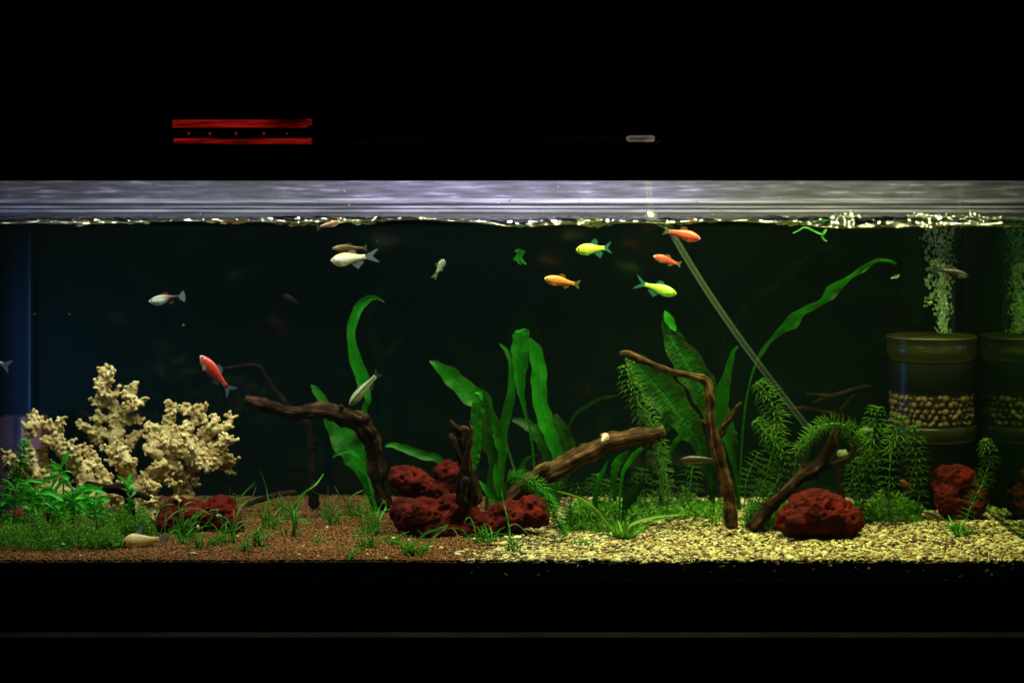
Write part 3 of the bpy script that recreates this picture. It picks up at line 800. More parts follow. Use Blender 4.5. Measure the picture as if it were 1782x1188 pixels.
def fish(label, px, py, d, length, ratio, pitch, facing, colfn, prof='danio', yaw=0, bend=0.0, tail=(0.28, 34, 0.45), tailcol=(.2, .3, .3), fincol=None,
         dorsal=(.42, .66, .5), anal=(.60, .80, .55), roll=0, barbels=False, cat='fish', solid=False, name='fish', pect=True):
    """length = body + tail in photo px; ratio = half height / body length; local +X is the head"""
    SLn = .95 * length * K(d) / (1 + tail[0] * 0.9)
    t = thing(name, P(px, py, d), label, cat, 'small fish swimming in the aquarium')
    yw = math.radians((0 if facing > 0 else 180) + yaw)
    pt = math.radians(-pitch if facing > 0 else pitch)
    mt = Matrix.Rotation(pt, 4, 'Y') @ Matrix.Rotation(yw, 4, 'Z') @ Matrix.Rotation(math.radians(roll), 4, 'X')
    t.matrix_world = Matrix.Translation(P(px, py, d)) @ mt
    H = SLn * ratio; pr = PROF[prof]
    off = SLn * tail[0] * 0.35
    def cx(u): return SLn * (0.5 - u) + off
    def cy(u): return bend * SLn * (max(0, u - 0.3) ** 2)
    ns, nk = 34, 48
    v, f, cols = [], [], []
    for i in range(ns + 1):
        u = (i / ns) ** 1.25
        hu = np.interp(u, TT, pr['top']) * H; hb = np.interp(u, TT, pr['bot']) * H; w = np.interp(u, TT, pr['wid']) * H
        for k in range(nk):
            th = 2 * math.pi * k / nk
            s = math.sin(th); z = (hu if s > 0 else hb) * s
            v.append((cx(u), cy(u) + w * math.cos(th) * (1 - 0.15 * s * s), z))
            c = colfn(u, s); cols.append((c[0], c[1], c[2], 1))
    for i in range(ns):
        for k in range(nk):
            k2 = (k + 1) % nk
            f.append((i * nk + k, (i + 1) * nk + k, (i + 1) * nk + k2, i * nk + k2))
    f.append(tuple(range(nk))); f.append(tuple(ns * nk + k for k in range(nk - 1, -1, -1)))
    obj('body', v, f, M['fish'], t, local=True, cols=cols)
    fm = M['fin_solid'] if solid else M['fin']
    fincol = fincol or tailcol
    def finmesh(name, rays, n=7, m=5, col=fincol):
        """rays: function(a in 0..1) -> (root point, tip point)"""
        v, f, cc = [], [], []
        for i in range(n + 1):
            a, b = rays(i / n); a = Vector(a); b = Vector(b)
            for j in range(m + 1):
                s = j / m; q = a.lerp(b, s)
                q.y += 0.03 * H * math.sin(i * 2.2) * s
                v.append(q); k_ = 0.75 + 0.35 * (i % 2)
                cc.append((col[0] * k_, col[1] * k_, col[2] * k_, 1))
        for i in range(n):
            for j in range(m): f.append((i * (m + 1) + j, i * (m + 1) + j + 1, (i + 1) * (m + 1) + j + 1, (i + 1) * (m + 1) + j))
        obj(name, v, f, fm, t, local=True, cols=cc)
    tl, spreadd, fork = tail; spreadd *= .85; tl *= .9
    pr_end = 0.36 * H
    def tr(a):
        s = a * 2 - 1
        an = math.radians(spreadd) * s
        Lr = SLn * tl * (1 - fork * (1 - abs(s) ** 1.3))
        r0 = (cx(0.985), cy(.985), s * pr_end * .9)
        return r0, (r0[0] - Lr * math.cos(an), r0[1] + bend * 1.6 * Lr, r0[2] + Lr * math.sin(an))
    finmesh('tail_fin', tr, 14, 6, tailcol)
    def dr(a):
        u = dorsal[0] + (dorsal[1] - dorsal[0]) * a
        z0 = np.interp(u, TT, pr['top']) * H * .93
        h = dorsal[2] * H * 1.5 * (0.25 + 0.75 * math.sin(math.pi * min(1, .15 + a * .7)) ** .8) * (1 - .45 * a)
        return (cx(u), cy(u), z0), (cx(u) - h * .75, cy(u), z0 + h)
    finmesh('dorsal_fin', dr)
    def ar(a):
        u = anal[0] + (anal[1] - anal[0]) * a
        z0 = -np.interp(u, TT, pr['bot']) * H * .93
        h = anal[2] * H * 1.6 * (1 - .55 * a)
        return (cx(u), cy(u), z0), (cx(u) - h * .8, cy(u), z0 - h * .75)
    finmesh('anal_fin', ar)
    if pect:
        for sg in (1, -1):
            w0 = np.interp(.24, TT, pr['wid']) * H
            def prr(a, sg=sg):
                r0 = (cx(.23), sg * w0 * .9, -H * (.25 + .15 * a))
                return r0, (r0[0] - H * 1.0 * (1 - .3 * a), r0[1] + sg * H * .5, r0[2] - H * (.25 + .5 * a))
            finmesh('pectoral_fin', prr, 4, 3)
    for sg in (1, -1):
        w0 = np.interp(.085, TT, pr['wid']) * H
        er = H * (0.24 if prof == 'cory' else 0.19)
        q = Vector((cx(.09), sg * w0 * .86, H * .15))
        v2 = [q + Vector((a[0] * er, a[1] * er * .55, a[2] * er)) for a in EV]
        obj('eye', v2, EF, M['eye'], t, local=True)
    if barbels:
        for sg in (1, -1):
            pth = [Vector((cx(.02), sg * H * .15, -H * .2)), Vector((cx(-.02), sg * H * .2, -H * .5)), Vector((cx(-.01), sg * H * .25, -H * .8))]
            v3, f3, _ = tube(pth, [H * .04, H * .03, H * .015], 5); obj('barbel', v3, f3, M['fish'], t, local=True, cols=[(.5, .3, .15, 1)] * len(v3))
    return t
e_ = bmesh.new(); bmesh.ops.create_icosphere(e_, subdivisions=2, radius=1.0)
EV = [tuple(v_.co) for v_ in e_.verts]; EF = [tuple(v_.index for v_ in f_.verts) for f_ in e_.faces]; e_.free()

# ------------------------------------------------------------------ coral
def coral(label, segs, d0, seed, extra=(), knobs=0.16, name='coral_piece'):
    rr = random.Random(seed); pts = []
    dsh = {}
    for si, seg in enumerate(segs):
        dd = d0 + (seg[0] if not isinstance(seg[0], tuple) else 0); s_ = seg[1:] if not isinstance(seg[0], tuple) else seg
        L = sum(math.dist(s_[j][:2], s_[j + 1][:2]) for j in range(len(s_) - 1))
        sp = spline([tuple(P(a, b, dd + 0.0)) + (r * K(dd),) for a, b, r in s_], max(4, int(L / 3)))
        for i, a in enumerate(sp):
            c = Vector(a[:3]); r = a[3] * 0.88
            u = i / (len(sp) - 1)
            c.y += 0.008 * noise.noise(c * 30 + Vector((si, 0, 0)))
            pts.append((c, r * rr.uniform(.85, 1.1)))
            for _ in range(4):
                if rr.random() < knobs * 2.6 * (1.25 - .5 * u):
                    th = rr.uniform(0, 6.28)
                    dv = Vector((math.cos(th), -abs(rr.gauss(0, .7)), math.sin(th) + 0.35)).normalized()
                    ln = rr.uniform(3, 7) * K(dd)
                    kr = rr.uniform(2.3, 3.3) * K(dd)
                    q0 = c + dv * r * .85
                    for j in range(4): pts.append((q0 + dv * ln * j / 3, kr * (1 - .1 * j)))
                    for _ in range(rr.randint(2, 4)):
                        o = Vector((rr.gauss(0, 1), rr.gauss(0, 1), rr.gauss(0, 1) + .4)).normalized()
                        pts.append((q0 + dv * ln + o * kr * .9, kr * rr.uniform(.7, .9)))
    base = P(segs[0][-1][0] if isinstance(segs[0][-1], tuple) else 0, segs[0][-1][1], d0)
    def bf(c): return 0.0004 * noise.noise(c * 300) + 0.00035 * noise.noise(c * 620)
    o = blob(pts, 0.00095, name, M['coral'], origin=tuple(base), bumpfn=bf)
    tag(o, label, 'coral', 'pieces of cream coral')
    return o
coral('low spreading cream coral at far left, partly behind the bright leafy plants', [
    [(57, 722, 7), (60, 735, 8), (84, 741, 9), (97, 757, 12), (105, 785, 11), (130, 802, 14), (150, 830, 18), (152, 885, 26), (150, 915, 30)],
    [-.01, (44, 742, 6), (54, 756, 8), (62, 740, 7)], [(108, 733, 6), (98, 755, 9)], [(78, 768, 4), (100, 772, 8)],
    [-.01, (10, 790, 6), (25, 800, 9), (50, 825, 12), (90, 850, 16), (140, 880, 20)], [(14, 815, 6), (45, 835, 10), (80, 860, 14)],
    [-.01, (50, 788, 13), (56, 810, 12), (78, 835, 13), (110, 860, 18)], [.01, (77, 778, 5), (82, 808, 8), (100, 835, 12), (120, 860, 14)],
    [-.015, (122, 770, 7), (126, 785, 7), (136, 800, 10)], [-.015, (138, 785, 7), (128, 797, 8)],
    [(150, 780, 5), (163, 805, 8), (183, 835, 12), (180, 880, 18)], [.01, (20, 845, 10), (60, 865, 15), (100, 890, 20)], [(172, 840, 8), (205, 850, 8)], [(150, 850, 14), (185, 858, 16), (215, 862, 15), (230, 885, 16)]], 0.235, 3)
coral('tallest cream coral with two forked towers, between the two lower corals', [
    [(180, 643, 7), (186, 660, 8), (180, 674, 9), (187, 692, 12), (199, 712, 12), (206, 737, 13), (202, 762, 15), (208, 790, 16), (220, 815, 17), (218, 860, 20), (215, 905, 24)],
    [-.01, (198, 645, 5), (190, 662, 7)], [-.01, (168, 667, 5), (180, 682, 7)], [-.01, (203, 681, 4), (195, 690, 6)], [(165, 700, 6), (182, 702, 8)], [(169, 724, 8), (180, 728, 8), (200, 730, 9)],
    [(232, 675, 11), (229, 690, 9), (225, 706, 9), (210, 724, 10), (205, 740, 11)], [-.01, (250, 697, 6), (236, 704, 7), (222, 712, 9)], [(217, 678, 4), (229, 682, 7)], [(245, 729, 4), (226, 736, 5)],
    [(140, 735, 5), (154, 748, 8), (176, 756, 9), (203, 757, 10)], [(160, 767, 5), (178, 760, 6)],
    [(245, 752, 6), (230, 767, 10), (214, 782, 12)], [-.02, (205, 775, 8), (214, 790, 10), (226, 806, 11)], [-.02, (236, 800, 8), (224, 812, 9)],
    [-.01, (190, 800, 5), (214, 812, 10)], [-.01, (180, 780, 4), (200, 790, 7)]], 0.265, 5)
coral('wide bushy cream coral standing behind the long low red rock', [
    [(295, 705, 5), (297, 725, 10), (290, 752, 13), (280, 788, 16), (300, 812, 17), (318, 850, 18), (325, 895, 24)],
    [(262, 738, 6), (264, 768, 11), (285, 792, 14)], [-.02, (254, 780, 9), (275, 790, 12)],
    [.01, (318, 712, 9), (345, 716, 8), (356, 711, 6)], [.01, (346, 716, 8), (330, 742, 11), (308, 765, 15), (300, 790, 16)],
    [(374, 725, 6), (370, 745, 10), (358, 757, 10), (347, 780, 12), (338, 810, 14)], [-.01, (402, 727, 5), (395, 741, 8), (375, 747, 9)], [-.01, (354, 730, 4), (362, 742, 8)],
    [-.025, (322, 735, 6), (325, 756, 9), (344, 790, 11), (350, 806, 11)], [-.02, (403, 767, 7), (386, 766, 8), (386, 786, 7)], [(386, 762, 8), (370, 782, 9), (355, 800, 12)],
    [(408, 800, 5), (380, 800, 9), (350, 802, 12)], [(400, 818, 4), (376, 809, 7), (350, 806, 10)], [-.03, (360, 814, 8), (345, 800, 9)], [-.03, (372, 805, 6), (357, 812, 7)],
    [-.02, (293, 835, 6), (300, 818, 8)], [-.02, (270, 816, 8), (286, 806, 9)], [-.02, (313, 815, 8), (305, 822, 7)], [(340, 842, 6), (330, 825, 9)], [-.02, (282, 770, 5), (285, 780, 6)], [-.01, (300, 770, 9), (325, 790, 14), (340, 800, 14)], [(300, 815, 14), (265, 832, 14), (240, 850, 16), (245, 890, 16)], [.015, (275, 760, 12), (310, 775, 16), (345, 770, 13)]], 0.255, 8)
coral('small broken coral lump lying right of the dark stick, above the red rock', [[(252, 843, 5), (262, 846, 6), (276, 845, 5), (268, 858, 5)], [(264, 848, 5), (266, 870, 6), (262, 905, 8)]], 0.22, 11, name='coral_piece')
coral('little pale coral stub standing on top of the long low red rock', [[(306, 842, 4), (309, 850, 5), (306, 860, 4), (308, 866, 4)]], 0.175, 12, name='coral_piece')
coral('short coral crumb at the foot, left of the long low red rock', [[(246, 868, 4), (256, 872, 5), (262, 866, 4), (258, 880, 5), (254, 905, 6)]], 0.20, 13, name='coral_piece')

# ------------------------------------------------------------------ red lava rocks
def rock(label, lobes, seed, sink=1.0):
    """lobes: (px, py, rx, ry, d, depth radius in px)"""
    c0 = lobes[0]
    pts = [(P(a, b + 5, d), (rx * K(d), rz * K(d), ry * K(d))) for a, b, rx, ry, d, rz in lobes]
    def bf(c):
        q = c + Vector((seed, seed * .7, 0))
        v = 0.0060 * noise.noise(q * 34) + 0.0028 * noise.noise(q * 95) + 0.0012 * noise.noise(q * 240)
        p = noise.voronoi(q * 50)[0][0]; v -= 0.022 * max(0, 0.40 - p)
        p = noise.voronoi(q * 105)[0][0]; v -= 0.016 * max(0, 0.38 - p)
        p = noise.voronoi(q * 170)[0][0]; v -= 0.0065 * max(0, 0.44 - p)
        return v
    o = blob(pts, 0.0019, 'lava_rock', M['lava'], origin=tuple(P(c0[0], c0[1], c0[4])), bumpfn=bf)
    tag(o, label, 'rock', 'red lava rocks')
    return o
rock('long low red rock behind the grass, under the wide bushy coral', [(320, 893, 45, 37, .185, 38), (375, 892, 42, 36, .185, 36), (398, 905, 28, 28, .18, 30), (292, 905, 22, 28, .18, 26)], 1)
rock('rounded red rock on the upper left of the central red pile', [(713, 830, 36, 28, .19, 34), (692, 828, 20, 20, .185, 20), (735, 842, 22, 22, .19, 24)], 2)
rock('upright red rock at the back of the central pile, left of the forked stump', [(782, 822, 28, 29, .225, 26), (770, 850, 24, 26, .22, 24)], 3)
rock('large pitted red rock at the bottom of the central pile', [(735, 893, 50, 36, .15, 42), (790, 885, 42, 36, .16, 40), (830, 912, 40, 26, .145, 32), (700, 885, 24, 30, .16, 28), (760, 915, 45, 22, .14, 30)], 4)
rock('sloping red rock on the right of the central pile, under the log', [(890, 895, 46, 30, .15, 36), (925, 885, 30, 32, .15, 32), (850, 905, 34, 22, .145, 28)], 5)
rock('big pitted red rock standing alone on the pale gravel at right', [(1425, 888, 62, 44, .15, 52), (1395, 900, 44, 34, .145, 40), (1462, 903, 40, 32, .15, 42), (1420, 868, 36, 24, .155, 36)], 6)
rock('dark red rock leaning in the back right corner behind a shoot', [(1660, 838, 42, 38, .27, 30), (1650, 862, 32, 30, .26, 26), (1690, 868, 34, 34, .27, 28)], 7)

# ------------------------------------------------------------------ driftwood
wood('thick arched branch reaching left from its foot beside the red rock pile', [
    [(425, 695, 9, .20), (436, 700, 12, .20), (470, 708, 13, .205), (500, 718, 12, .21), (545, 716, 14, .215), (590, 718, 17, .22), (625, 735, 19, .225), (645, 765, 18, .23), (655, 800, 16, .235), (662, 840, 15, .24), (672, 890, 17, .245)],
    [(590, 712, 6, .21), (597, 706, 5, .21)], [(632, 728, 9, .215), (645, 726, 7, .215)]], 'wood', seed=1)
wood('thin crooked dark twig behind the left end of the arched branch', [
    [(352, 646, 2.5, .33), (400, 640, 3, .33), (446, 636, 4, .33), (462, 655, 4, .33), (480, 680, 5, .33), (503, 708, 6, .33), (535, 738, 10, .33), (543, 790, 8, .33), (545, 840, 9, .33), (548, 885, 11, .33)],
    [(553, 764, 4, .325), (540, 775, 5, .33)]], 'wood_dark', seed=2)
wood('dark stick lying low at the back, right of the thin crooked twig', [[(515, 856, 5, .33), (490, 859, 6, .33), (455, 868, 6, .32), (425, 880, 7, .32)]], 'wood', seed=3)
wood('forked stump rising from the middle of the red rock pile', [
    [(808, 740, 12, .135), (806, 760, 12, .135), (810, 800, 11, .135), (818, 840, 15, .135), (822, 880, 19, .14)],
    [(783, 731, 4, .13), (793, 744, 8, .13), (803, 752, 11, .135)], [(822, 742, 5, .13), (816, 770, 6, .128), (806, 805, 5, .126), (799, 835, 5, .125), (801, 880, 7, .13)], [(786, 752, 8, .13), (798, 790, 5, .127), (804, 820, 5, .13)],
    [(812, 828, 8, .12), (808, 850, 7, .12), (806, 880, 9, .125)]], 'wood', seed=4)
wood('thick log leaning up to the right, its foot behind the sloping red rock', [
    [(1156, 750, 13, .17), (1140, 754, 15, .17), (1100, 758, 17, .175), (1050, 775, 18, .18), (1000, 800, 20, .185), (955, 826, 22, .19), (920, 845, 19, .20), (885, 868, 14, .20), (850, 885, 14, .20)],
    [(955, 808, 8, .18), (935, 828, 10, .185), (905, 850, 9, .19)]], 'wood_pale', seed=5)
wood('tall thin crooked branch with a bent top, before the wide quilted leaves', [
    [(1078, 614, 6, .15), (1095, 617, 7, .15), (1125, 629, 6.5, .15), (1165, 646, 7, .15), (1205, 655, 8, .15), (1228, 664, 11, .155), (1234, 690, 11, .155), (1238, 730, 10, .155), (1247, 775, 13, .155), (1262, 830, 13, .155), (1272, 880, 14, .155), (1275, 920, 14, .155)],
    [(1290, 699, 4, .14), (1277, 718, 5, .145), (1262, 738, 6, .15), (1253, 760, 7, .155)], [(1220, 731, 3, .15), (1230, 742, 5, .155), (1240, 758, 7, .155)]], 'wood_pale', seed=6, sides=16)
wood('gnarled branch rising to the right behind the lone red rock', [
    [(1456, 740, 8, .19), (1452, 755, 10, .19), (1440, 785, 12, .19), (1420, 812, 15, .19), (1390, 832, 13, .19), (1360, 862, 14, .185), (1330, 892, 14, .18), (1305, 920, 13, .175)],
    [(1500, 782, 3, .2), (1480, 795, 5, .2), (1450, 808, 6, .195), (1425, 818, 8, .19)], [(1478, 770, 3, .2), (1483, 785, 4, .2), (1474, 798, 5, .2)], [(1395, 808, 3, .185), (1408, 816, 6, .19)]], 'wood', seed=7)
wood('small dark twigs high at the back, left of the round filter', [
    [(1518, 672, 3, .33), (1495, 675, 5, .33), (1465, 684, 6, .33), (1440, 690, 6, .33), (1410, 686, 4, .33), (1405, 683, 2.5, .33)],
    [(1488, 686, 4, .33), (1475, 700, 4, .33), (1462, 722, 5, .33), (1455, 770, 6, .33), (1460, 840, 7, .33), (1462, 880, 8, .33)], [(1370, 710, 4, .32), (1400, 711, 5, .32), (1425, 714, 5, .325), (1460, 725, 5, .33)], [(1440, 690, 5, .33), (1420, 698, 4, .33), (1415, 702, 3, .33)]], 'wood_dark', seed=8)
wood('short dark stick lying under the tallest coral, above the leafy plants', [
    [(148, 838, 4, .16), (165, 844, 6, .16), (190, 850, 8, .16), (215, 853, 9, .16), (225, 880, 10, .16), (228, 925, 12, .16)],
    [(203, 855, 8, .16), (240, 860, 7, .16), (262, 868, 6, .16)]], 'wood_dark', seed=9)
wood('tiny black stick lying on the soil before the long low red rock', [[(372, 893, 4, .125), (392, 905, 5, .12), (414, 926, 5, .115)]], 'wood_dark', seed=10)

# ------------------------------------------------------------------ strap-leaved plants
strap_plant('tall curling strap plant rising behind the thick arched branch', onground(658, .30), [
    ('strap_bright', [(669, 525, .8, .27), (655, 518, 3, .27), (638, 521, 7, .27), (621, 541, 9, .27), (612, 568, 8, .27), (612, 600, 8, .27), (622, 635, 12, .275), (632, 665, 11, .28), (640, 695, 6, .28), (634, 718, 5, .285), (645, 790, 5, .29), (656, 895, 5, .30)], dict(phi=(.2, .5), wav=.05)),
    ('strap', [(541, 669, 1.5, .27), (550, 680, 7, .27), (566, 706, 10, .27), (580, 735, 17, .28), (602, 772, 25, .28), (622, 800, 21, .285), (640, 835, 13, .29), (658, 895, 9, .30)], dict(phi=(.6, .5))),
    ('strap_bright', [(579, 795, 2, .25), (590, 788, 4, .25), (610, 785, 4.5, .26), (630, 795, 8, .27), (642, 815, 7, .28), (656, 885, 5, .29)], dict(phi=(.5, .5)))])
strap_plant('broad arching strap plant with a crumpled hanging leaf, right of the stump', onground(855, .27), [
    ('strap', [(748, 628, 2, .22), (762, 637, 9, .22), (785, 656, 17, .23), (812, 682, 18, .235), (835, 700, 20, .24), (852, 735, 15, .25), (870, 770, 14, .255), (872, 820, 6, .26), (868, 890, 4, .27)], dict(phi=(.55, .3), wav=.1)),
    ('strap', [(832, 700, 12, .20), (828, 740, 11, .20), (828, 775, 10, .20), (826, 800, 8, .20), (827, 818, 1, .20)], dict(phi=(.3, .3), wav=.28, wn=7)),
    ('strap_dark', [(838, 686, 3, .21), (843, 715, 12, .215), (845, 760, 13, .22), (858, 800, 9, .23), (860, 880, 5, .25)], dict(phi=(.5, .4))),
    ('strap_bright', [(826, 683, 1, .2), (835, 684, 4, .2), (839, 697, 1.5, .2)], dict(phi=(.3, .3)))])
strap_plant('upright strap plant with two tall folded leaves in the middle', onground(935, .31), [
    ('strap_bright', [(906, 573, 9, .25), (907, 582, 15, .25), (905, 610, 16, .255), (903, 650, 13, .26), (907, 685, 6, .27), (915, 720, 3, .28), (926, 770, 2.2, .29), (934, 880, 2.2, .31)], dict(phi=(.25, .3), wav=.06)),
    ('strap_bright', [(922, 588, 2, .24), (931, 610, 12, .25), (937, 650, 15, .255), (938, 690, 14, .26), (948, 730, 14, .265), (960, 765, 12, .27), (970, 800, 9, .28), (965, 880, 4, .30)], dict(phi=(.35, .3), wav=.08)),
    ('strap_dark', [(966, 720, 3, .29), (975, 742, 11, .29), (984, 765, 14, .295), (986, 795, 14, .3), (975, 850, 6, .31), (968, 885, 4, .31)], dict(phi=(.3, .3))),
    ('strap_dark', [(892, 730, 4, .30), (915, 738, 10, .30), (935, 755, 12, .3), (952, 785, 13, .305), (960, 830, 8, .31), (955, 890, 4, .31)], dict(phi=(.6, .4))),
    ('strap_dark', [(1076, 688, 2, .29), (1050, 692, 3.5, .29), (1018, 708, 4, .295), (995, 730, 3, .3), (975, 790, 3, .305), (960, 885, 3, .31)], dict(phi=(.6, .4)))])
strap_plant('slender crossing strap plant between the hanging leaf and the tall folded leaves', onground(862, .29), [
    ('strap', [(870, 598, 1.5, .24), (882, 612, 4, .24), (889, 640, 4, .24), (888, 690, 8, .245), (880, 725, 9, .25), (872, 760, 10, .255), (862, 800, 8, .26), (850, 840, 4, .27), (845, 900, 3, .28)], dict(phi=(.3, .3))),
    ('petiole', [(880, 765, 2, .25), (890, 800, 2, .26), (902, 840, 2, .27), (904, 890, 2, .28)], dict(phi=(.2, .2), wav=0)),
    ('strap', [(935, 790, 1.5, .26), (915, 800, 5, .26), (906, 822, 6, .265), (903, 850, 5, .27), (895, 890, 4, .28)], dict(phi=(.5, .5)))])
strap_plant('cluster of short pointed leaves just above the sloping red rock', onground(862, .19), [
    ('strap', [(862, 806, 1, .185), (864, 825, 7, .185), (868, 848, 8, .185), (872, 870, 5, .19), (870, 900, 3, .19)], dict(phi=(.3, .3))),
    ('strap', [(834, 836, 1, .18), (845, 850, 6, .18), (858, 864, 7, .185), (872, 880, 4, .19)], dict(phi=(.6, .3))),
    ('strap_dark', [(880, 838, 1, .19), (878, 855, 5, .19), (874, 880, 4, .19)], dict(phi=(.3, .3)))])
strap_plant('single long drooping leaf left of and behind the central red pile', onground(790, .25), [
    ('strap', [(671, 776, 2, .21), (683, 774, 5, .21), (705, 781, 7, .215), (735, 792, 8, .22), (765, 800, 7, .23), (785, 830, 5, .24), (790, 900, 4, .25)], dict(phi=(.5, .4)))])
strap_plant('dark quilted broad-leaved plant behind the tall thin crooked branch', onground(1240, .34), [
    ('quilt', [(1158, 543, 3, .26), (1160, 556, 10, .26), (1170, 590, 18, .265), (1190, 625, 27, .27), (1215, 665, 28, .28), (1235, 705, 22, .29), (1245, 760, 14, .30), (1243, 830, 4, .32), (1240, 895, 3, .34)], dict(phi=(.35, .3), wav=.05)),
    ('quilt', [(1090, 612, 3, .24), (1105, 632, 20, .24), (1135, 665, 33, .25), (1165, 700, 34, .26), (1195, 740, 27, .27), (1215, 770, 15, .29), (1230, 820, 4, .31), (1238, 895, 3, .34)], dict(phi=(.4, .4), wav=.05)),
    ('quilt', [(1195, 660, 6, .29), (1205, 680, 12, .29), (1222, 715, 14, .295), (1235, 760, 8, .30), (1240, 880, 3, .33)], dict(phi=(.4, .3), wav=.05)),
    ('strap_bright', [(1157, 541, 1.5, .255), (1162, 552, 8, .255), (1170, 566, 7, .258), (1176, 575, 2, .26)], dict(phi=(.3, .3)))])
strap_plant('narrow upright leaf just right of the tall thin crooked branch', onground(1290, .33), [
    ('strap', [(1284, 602, 1.5, .25), (1276, 612, 4, .25), (1268, 640, 7, .255), (1260, 670, 11, .26), (1254, 700, 14, .27), (1256, 740, 13, .28), (1268, 775, 7, .29), (1282, 830, 3, .31), (1288, 890, 3, .33)], dict(phi=(.3, .3))),
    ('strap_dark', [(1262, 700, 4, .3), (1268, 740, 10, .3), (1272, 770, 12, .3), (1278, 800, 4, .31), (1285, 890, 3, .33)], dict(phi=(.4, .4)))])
strap_plant('very long wavy leaf arching up towards the round filter', onground(1287, .32), [
    ('strap', [(1560, 460, 1.5, .22), (1548, 454, 3.0, .22), (1525, 454, 3.7, .22), (1500, 468, 5.2, .22), (1475, 485, 5.9, .225), (1452, 503, 11.1, .23), (1428, 524, 8.1, .235), (1400, 541, 8.9, .24), (1375, 560, 11.8, .245), (1350, 583, 5.9, .25), (1330, 606, 3.7, .255), (1315, 632, 3.0, .26), (1304, 670, 2.2, .27), (1295, 720, 2.2, .28), (1290, 790, 2.2, .30), (1286, 885, 2.2, .32)], dict(phi=(.5, .4), wav=.35, wn=6))])
strap_plant('rounded dull leaf poking up behind the high end of the thick log', onground(1150, .28), [
    ('quilt', [(1170, 716, 6, .22), (1162, 726, 13, .22), (1152, 742, 15, .225), (1145, 765, 9, .24), (1147, 820, 3, .26), (1150, 905, 2.5, .28)], dict(phi=(.4, .3), wav=.05)),
    ('strap', [(1205, 735, 2, .25), (1190, 752, 6, .25), (1172, 775, 5, .26), (1155, 820, 3, .27), (1150, 905, 3, .28)], dict(phi=(.5, .3)))])
strap_plant('bright narrow curved leaves hanging below the high end of the thick log', onground(1075, .26), [
    ('strap_bright', [(1118, 778, 4, .2), (1105, 790, 6, .2), (1092, 808, 5, .21), (1082, 830, 3, .22), (1076, 905, 2, .26)], dict(phi=(.4, .4))),
    ('strap', [(1095, 785, 3, .22), (1078, 798, 8, .22), (1070, 815, 9, .23), (1068, 840, 5, .24), (1072, 905, 3, .26)], dict(phi=(.5, .3))),
    ('strap', [(1058, 800, 1, .22), (1050, 818, 4, .22), (1040, 840, 5, .23), (1036, 870, 4, .24), (1040, 900, 3, .25)], dict(phi=(.5, .3))),
    ('quilt', [(1118, 838, 2, .2), (1108, 848, 10, .2), (1095, 865, 13, .205), (1088, 882, 7, .21), (1084, 905, 3, .215)], dict(phi=(.4, .3)))])

# ------------------------------------------------------------------ whorled shoots
whorl_plant('clear whorled shoot leaning left in front of the wide quilted leaf', [(1088, 640, .19), (1100, 672, .19), (1113, 705, .19), (1133, 740, .20), (1150, 800, .21), (1155, 880, .22)], 32, 'egeria', 12, 8, wid=2.8, seed=1)
whorl_plant('thin whorled shoot hanging straight down below the end of the log', [(1150, 765, .17), (1152, 800, .17), (1162, 850, .18), (1160, 905, .19)], 24, 'egeria', 11, 7, wid=1.6, seed=2)
whorl_plant('bright feathery shoot curving down over the sloping red rock', [(888, 829, .10), (905, 831, .10), (930, 842, .10), (948, 862, .10), (961, 885, .10), (971, 910, .10), (984, 933, .10)], 23, 'egeria_bright', 4, 10, wid=2.3, seed=3)
whorl_plant('large dense shoot standing against the lower end of the clear rod', [(1322, 668, .22), (1338, 690, .22), (1350, 725, .22), (1348, 770, .23), (1335, 820, .23), (1318, 880, .24)], 33, 'egeria', 9, 9, wid=2.2, seed=4)
whorl_plant('bushy shoot leaning left between the crooked and gnarled branches', [(1318, 735, .20), (1345, 765, .20), (1365, 800, .2), (1345, 850, .2), (1315, 885, .2), (1300, 905, .2)], 30, 'egeria', 8, 9, wid=2.2, seed=5)
whorl_plant('arched shoot bowing over the top of the gnarled branch', [(1515, 800, .17), (1500, 770, .17), (1480, 745, .17), (1455, 737, .17), (1428, 742, .18), (1405, 765, .19), (1386, 795, .20), (1380, 860, .2), (1375, 900, .2)], 26, 'egeria', 9, 8, wid=2.2, seed=6)
whorl_plant('straight shoot with a bright thin stem before the round filter', [(1568, 728, .20), (1560, 755, .20), (1550, 800, .21), (1547, 850, .21), (1546, 895, .22)], 34, 'egeria', 11, 8, wid=2.2, seed=7, stemr=1.3)
whorl_plant('dense tall shoot rising between the lone red rock and the filter', [(1525, 712, .23), (1520, 750, .23), (1512, 800, .24), (1505, 850, .24), (1500, 890, .24)], 34, 'egeria', 8, 9, wid=2.4, seed=8)
whorl_plant('dim shoot directly under the left side of the round filter', [(1590, 745, .26), (1592, 790, .26), (1597, 840, .26), (1600, 890, .26)], 32, 'egeria', 10, 8, wid=2.2, seed=9, stemr=1)
whorl_plant('shoot just behind the right shoulder of the lone red rock', [(1490, 800, .25), (1488, 840, .25), (1490, 890, .25)], 30, 'egeria', 8, 8, wid=2.2, seed=10)
whorl_plant('olive shoot in front of the dark corner rock at far right', [(1715, 768, .19), (1722, 800, .19), (1710, 840, .18), (1690, 880, .17), (1676, 915, .17)], 27, 'egeria', 9, 9, wid=1.8, seed=11, stemr=1)
whorl_plant('leftmost bright shoot in front of the spreading coral', [(44, 768, .13), (38, 800, .13), (22, 835, .13), (8, 870, .13), (-8, 915, .13)], 21, 'egeria_bright', 6, 9, wid=2.6, seed=12)
whorl_plant('short bushy shoot right of the feathery shoot, under the log', [(1003, 842, .19), (995, 862, .19), (992, 895, .19), (990, 915, .18)], 28, 'egeria', 8, 8, wid=1.8, seed=13)
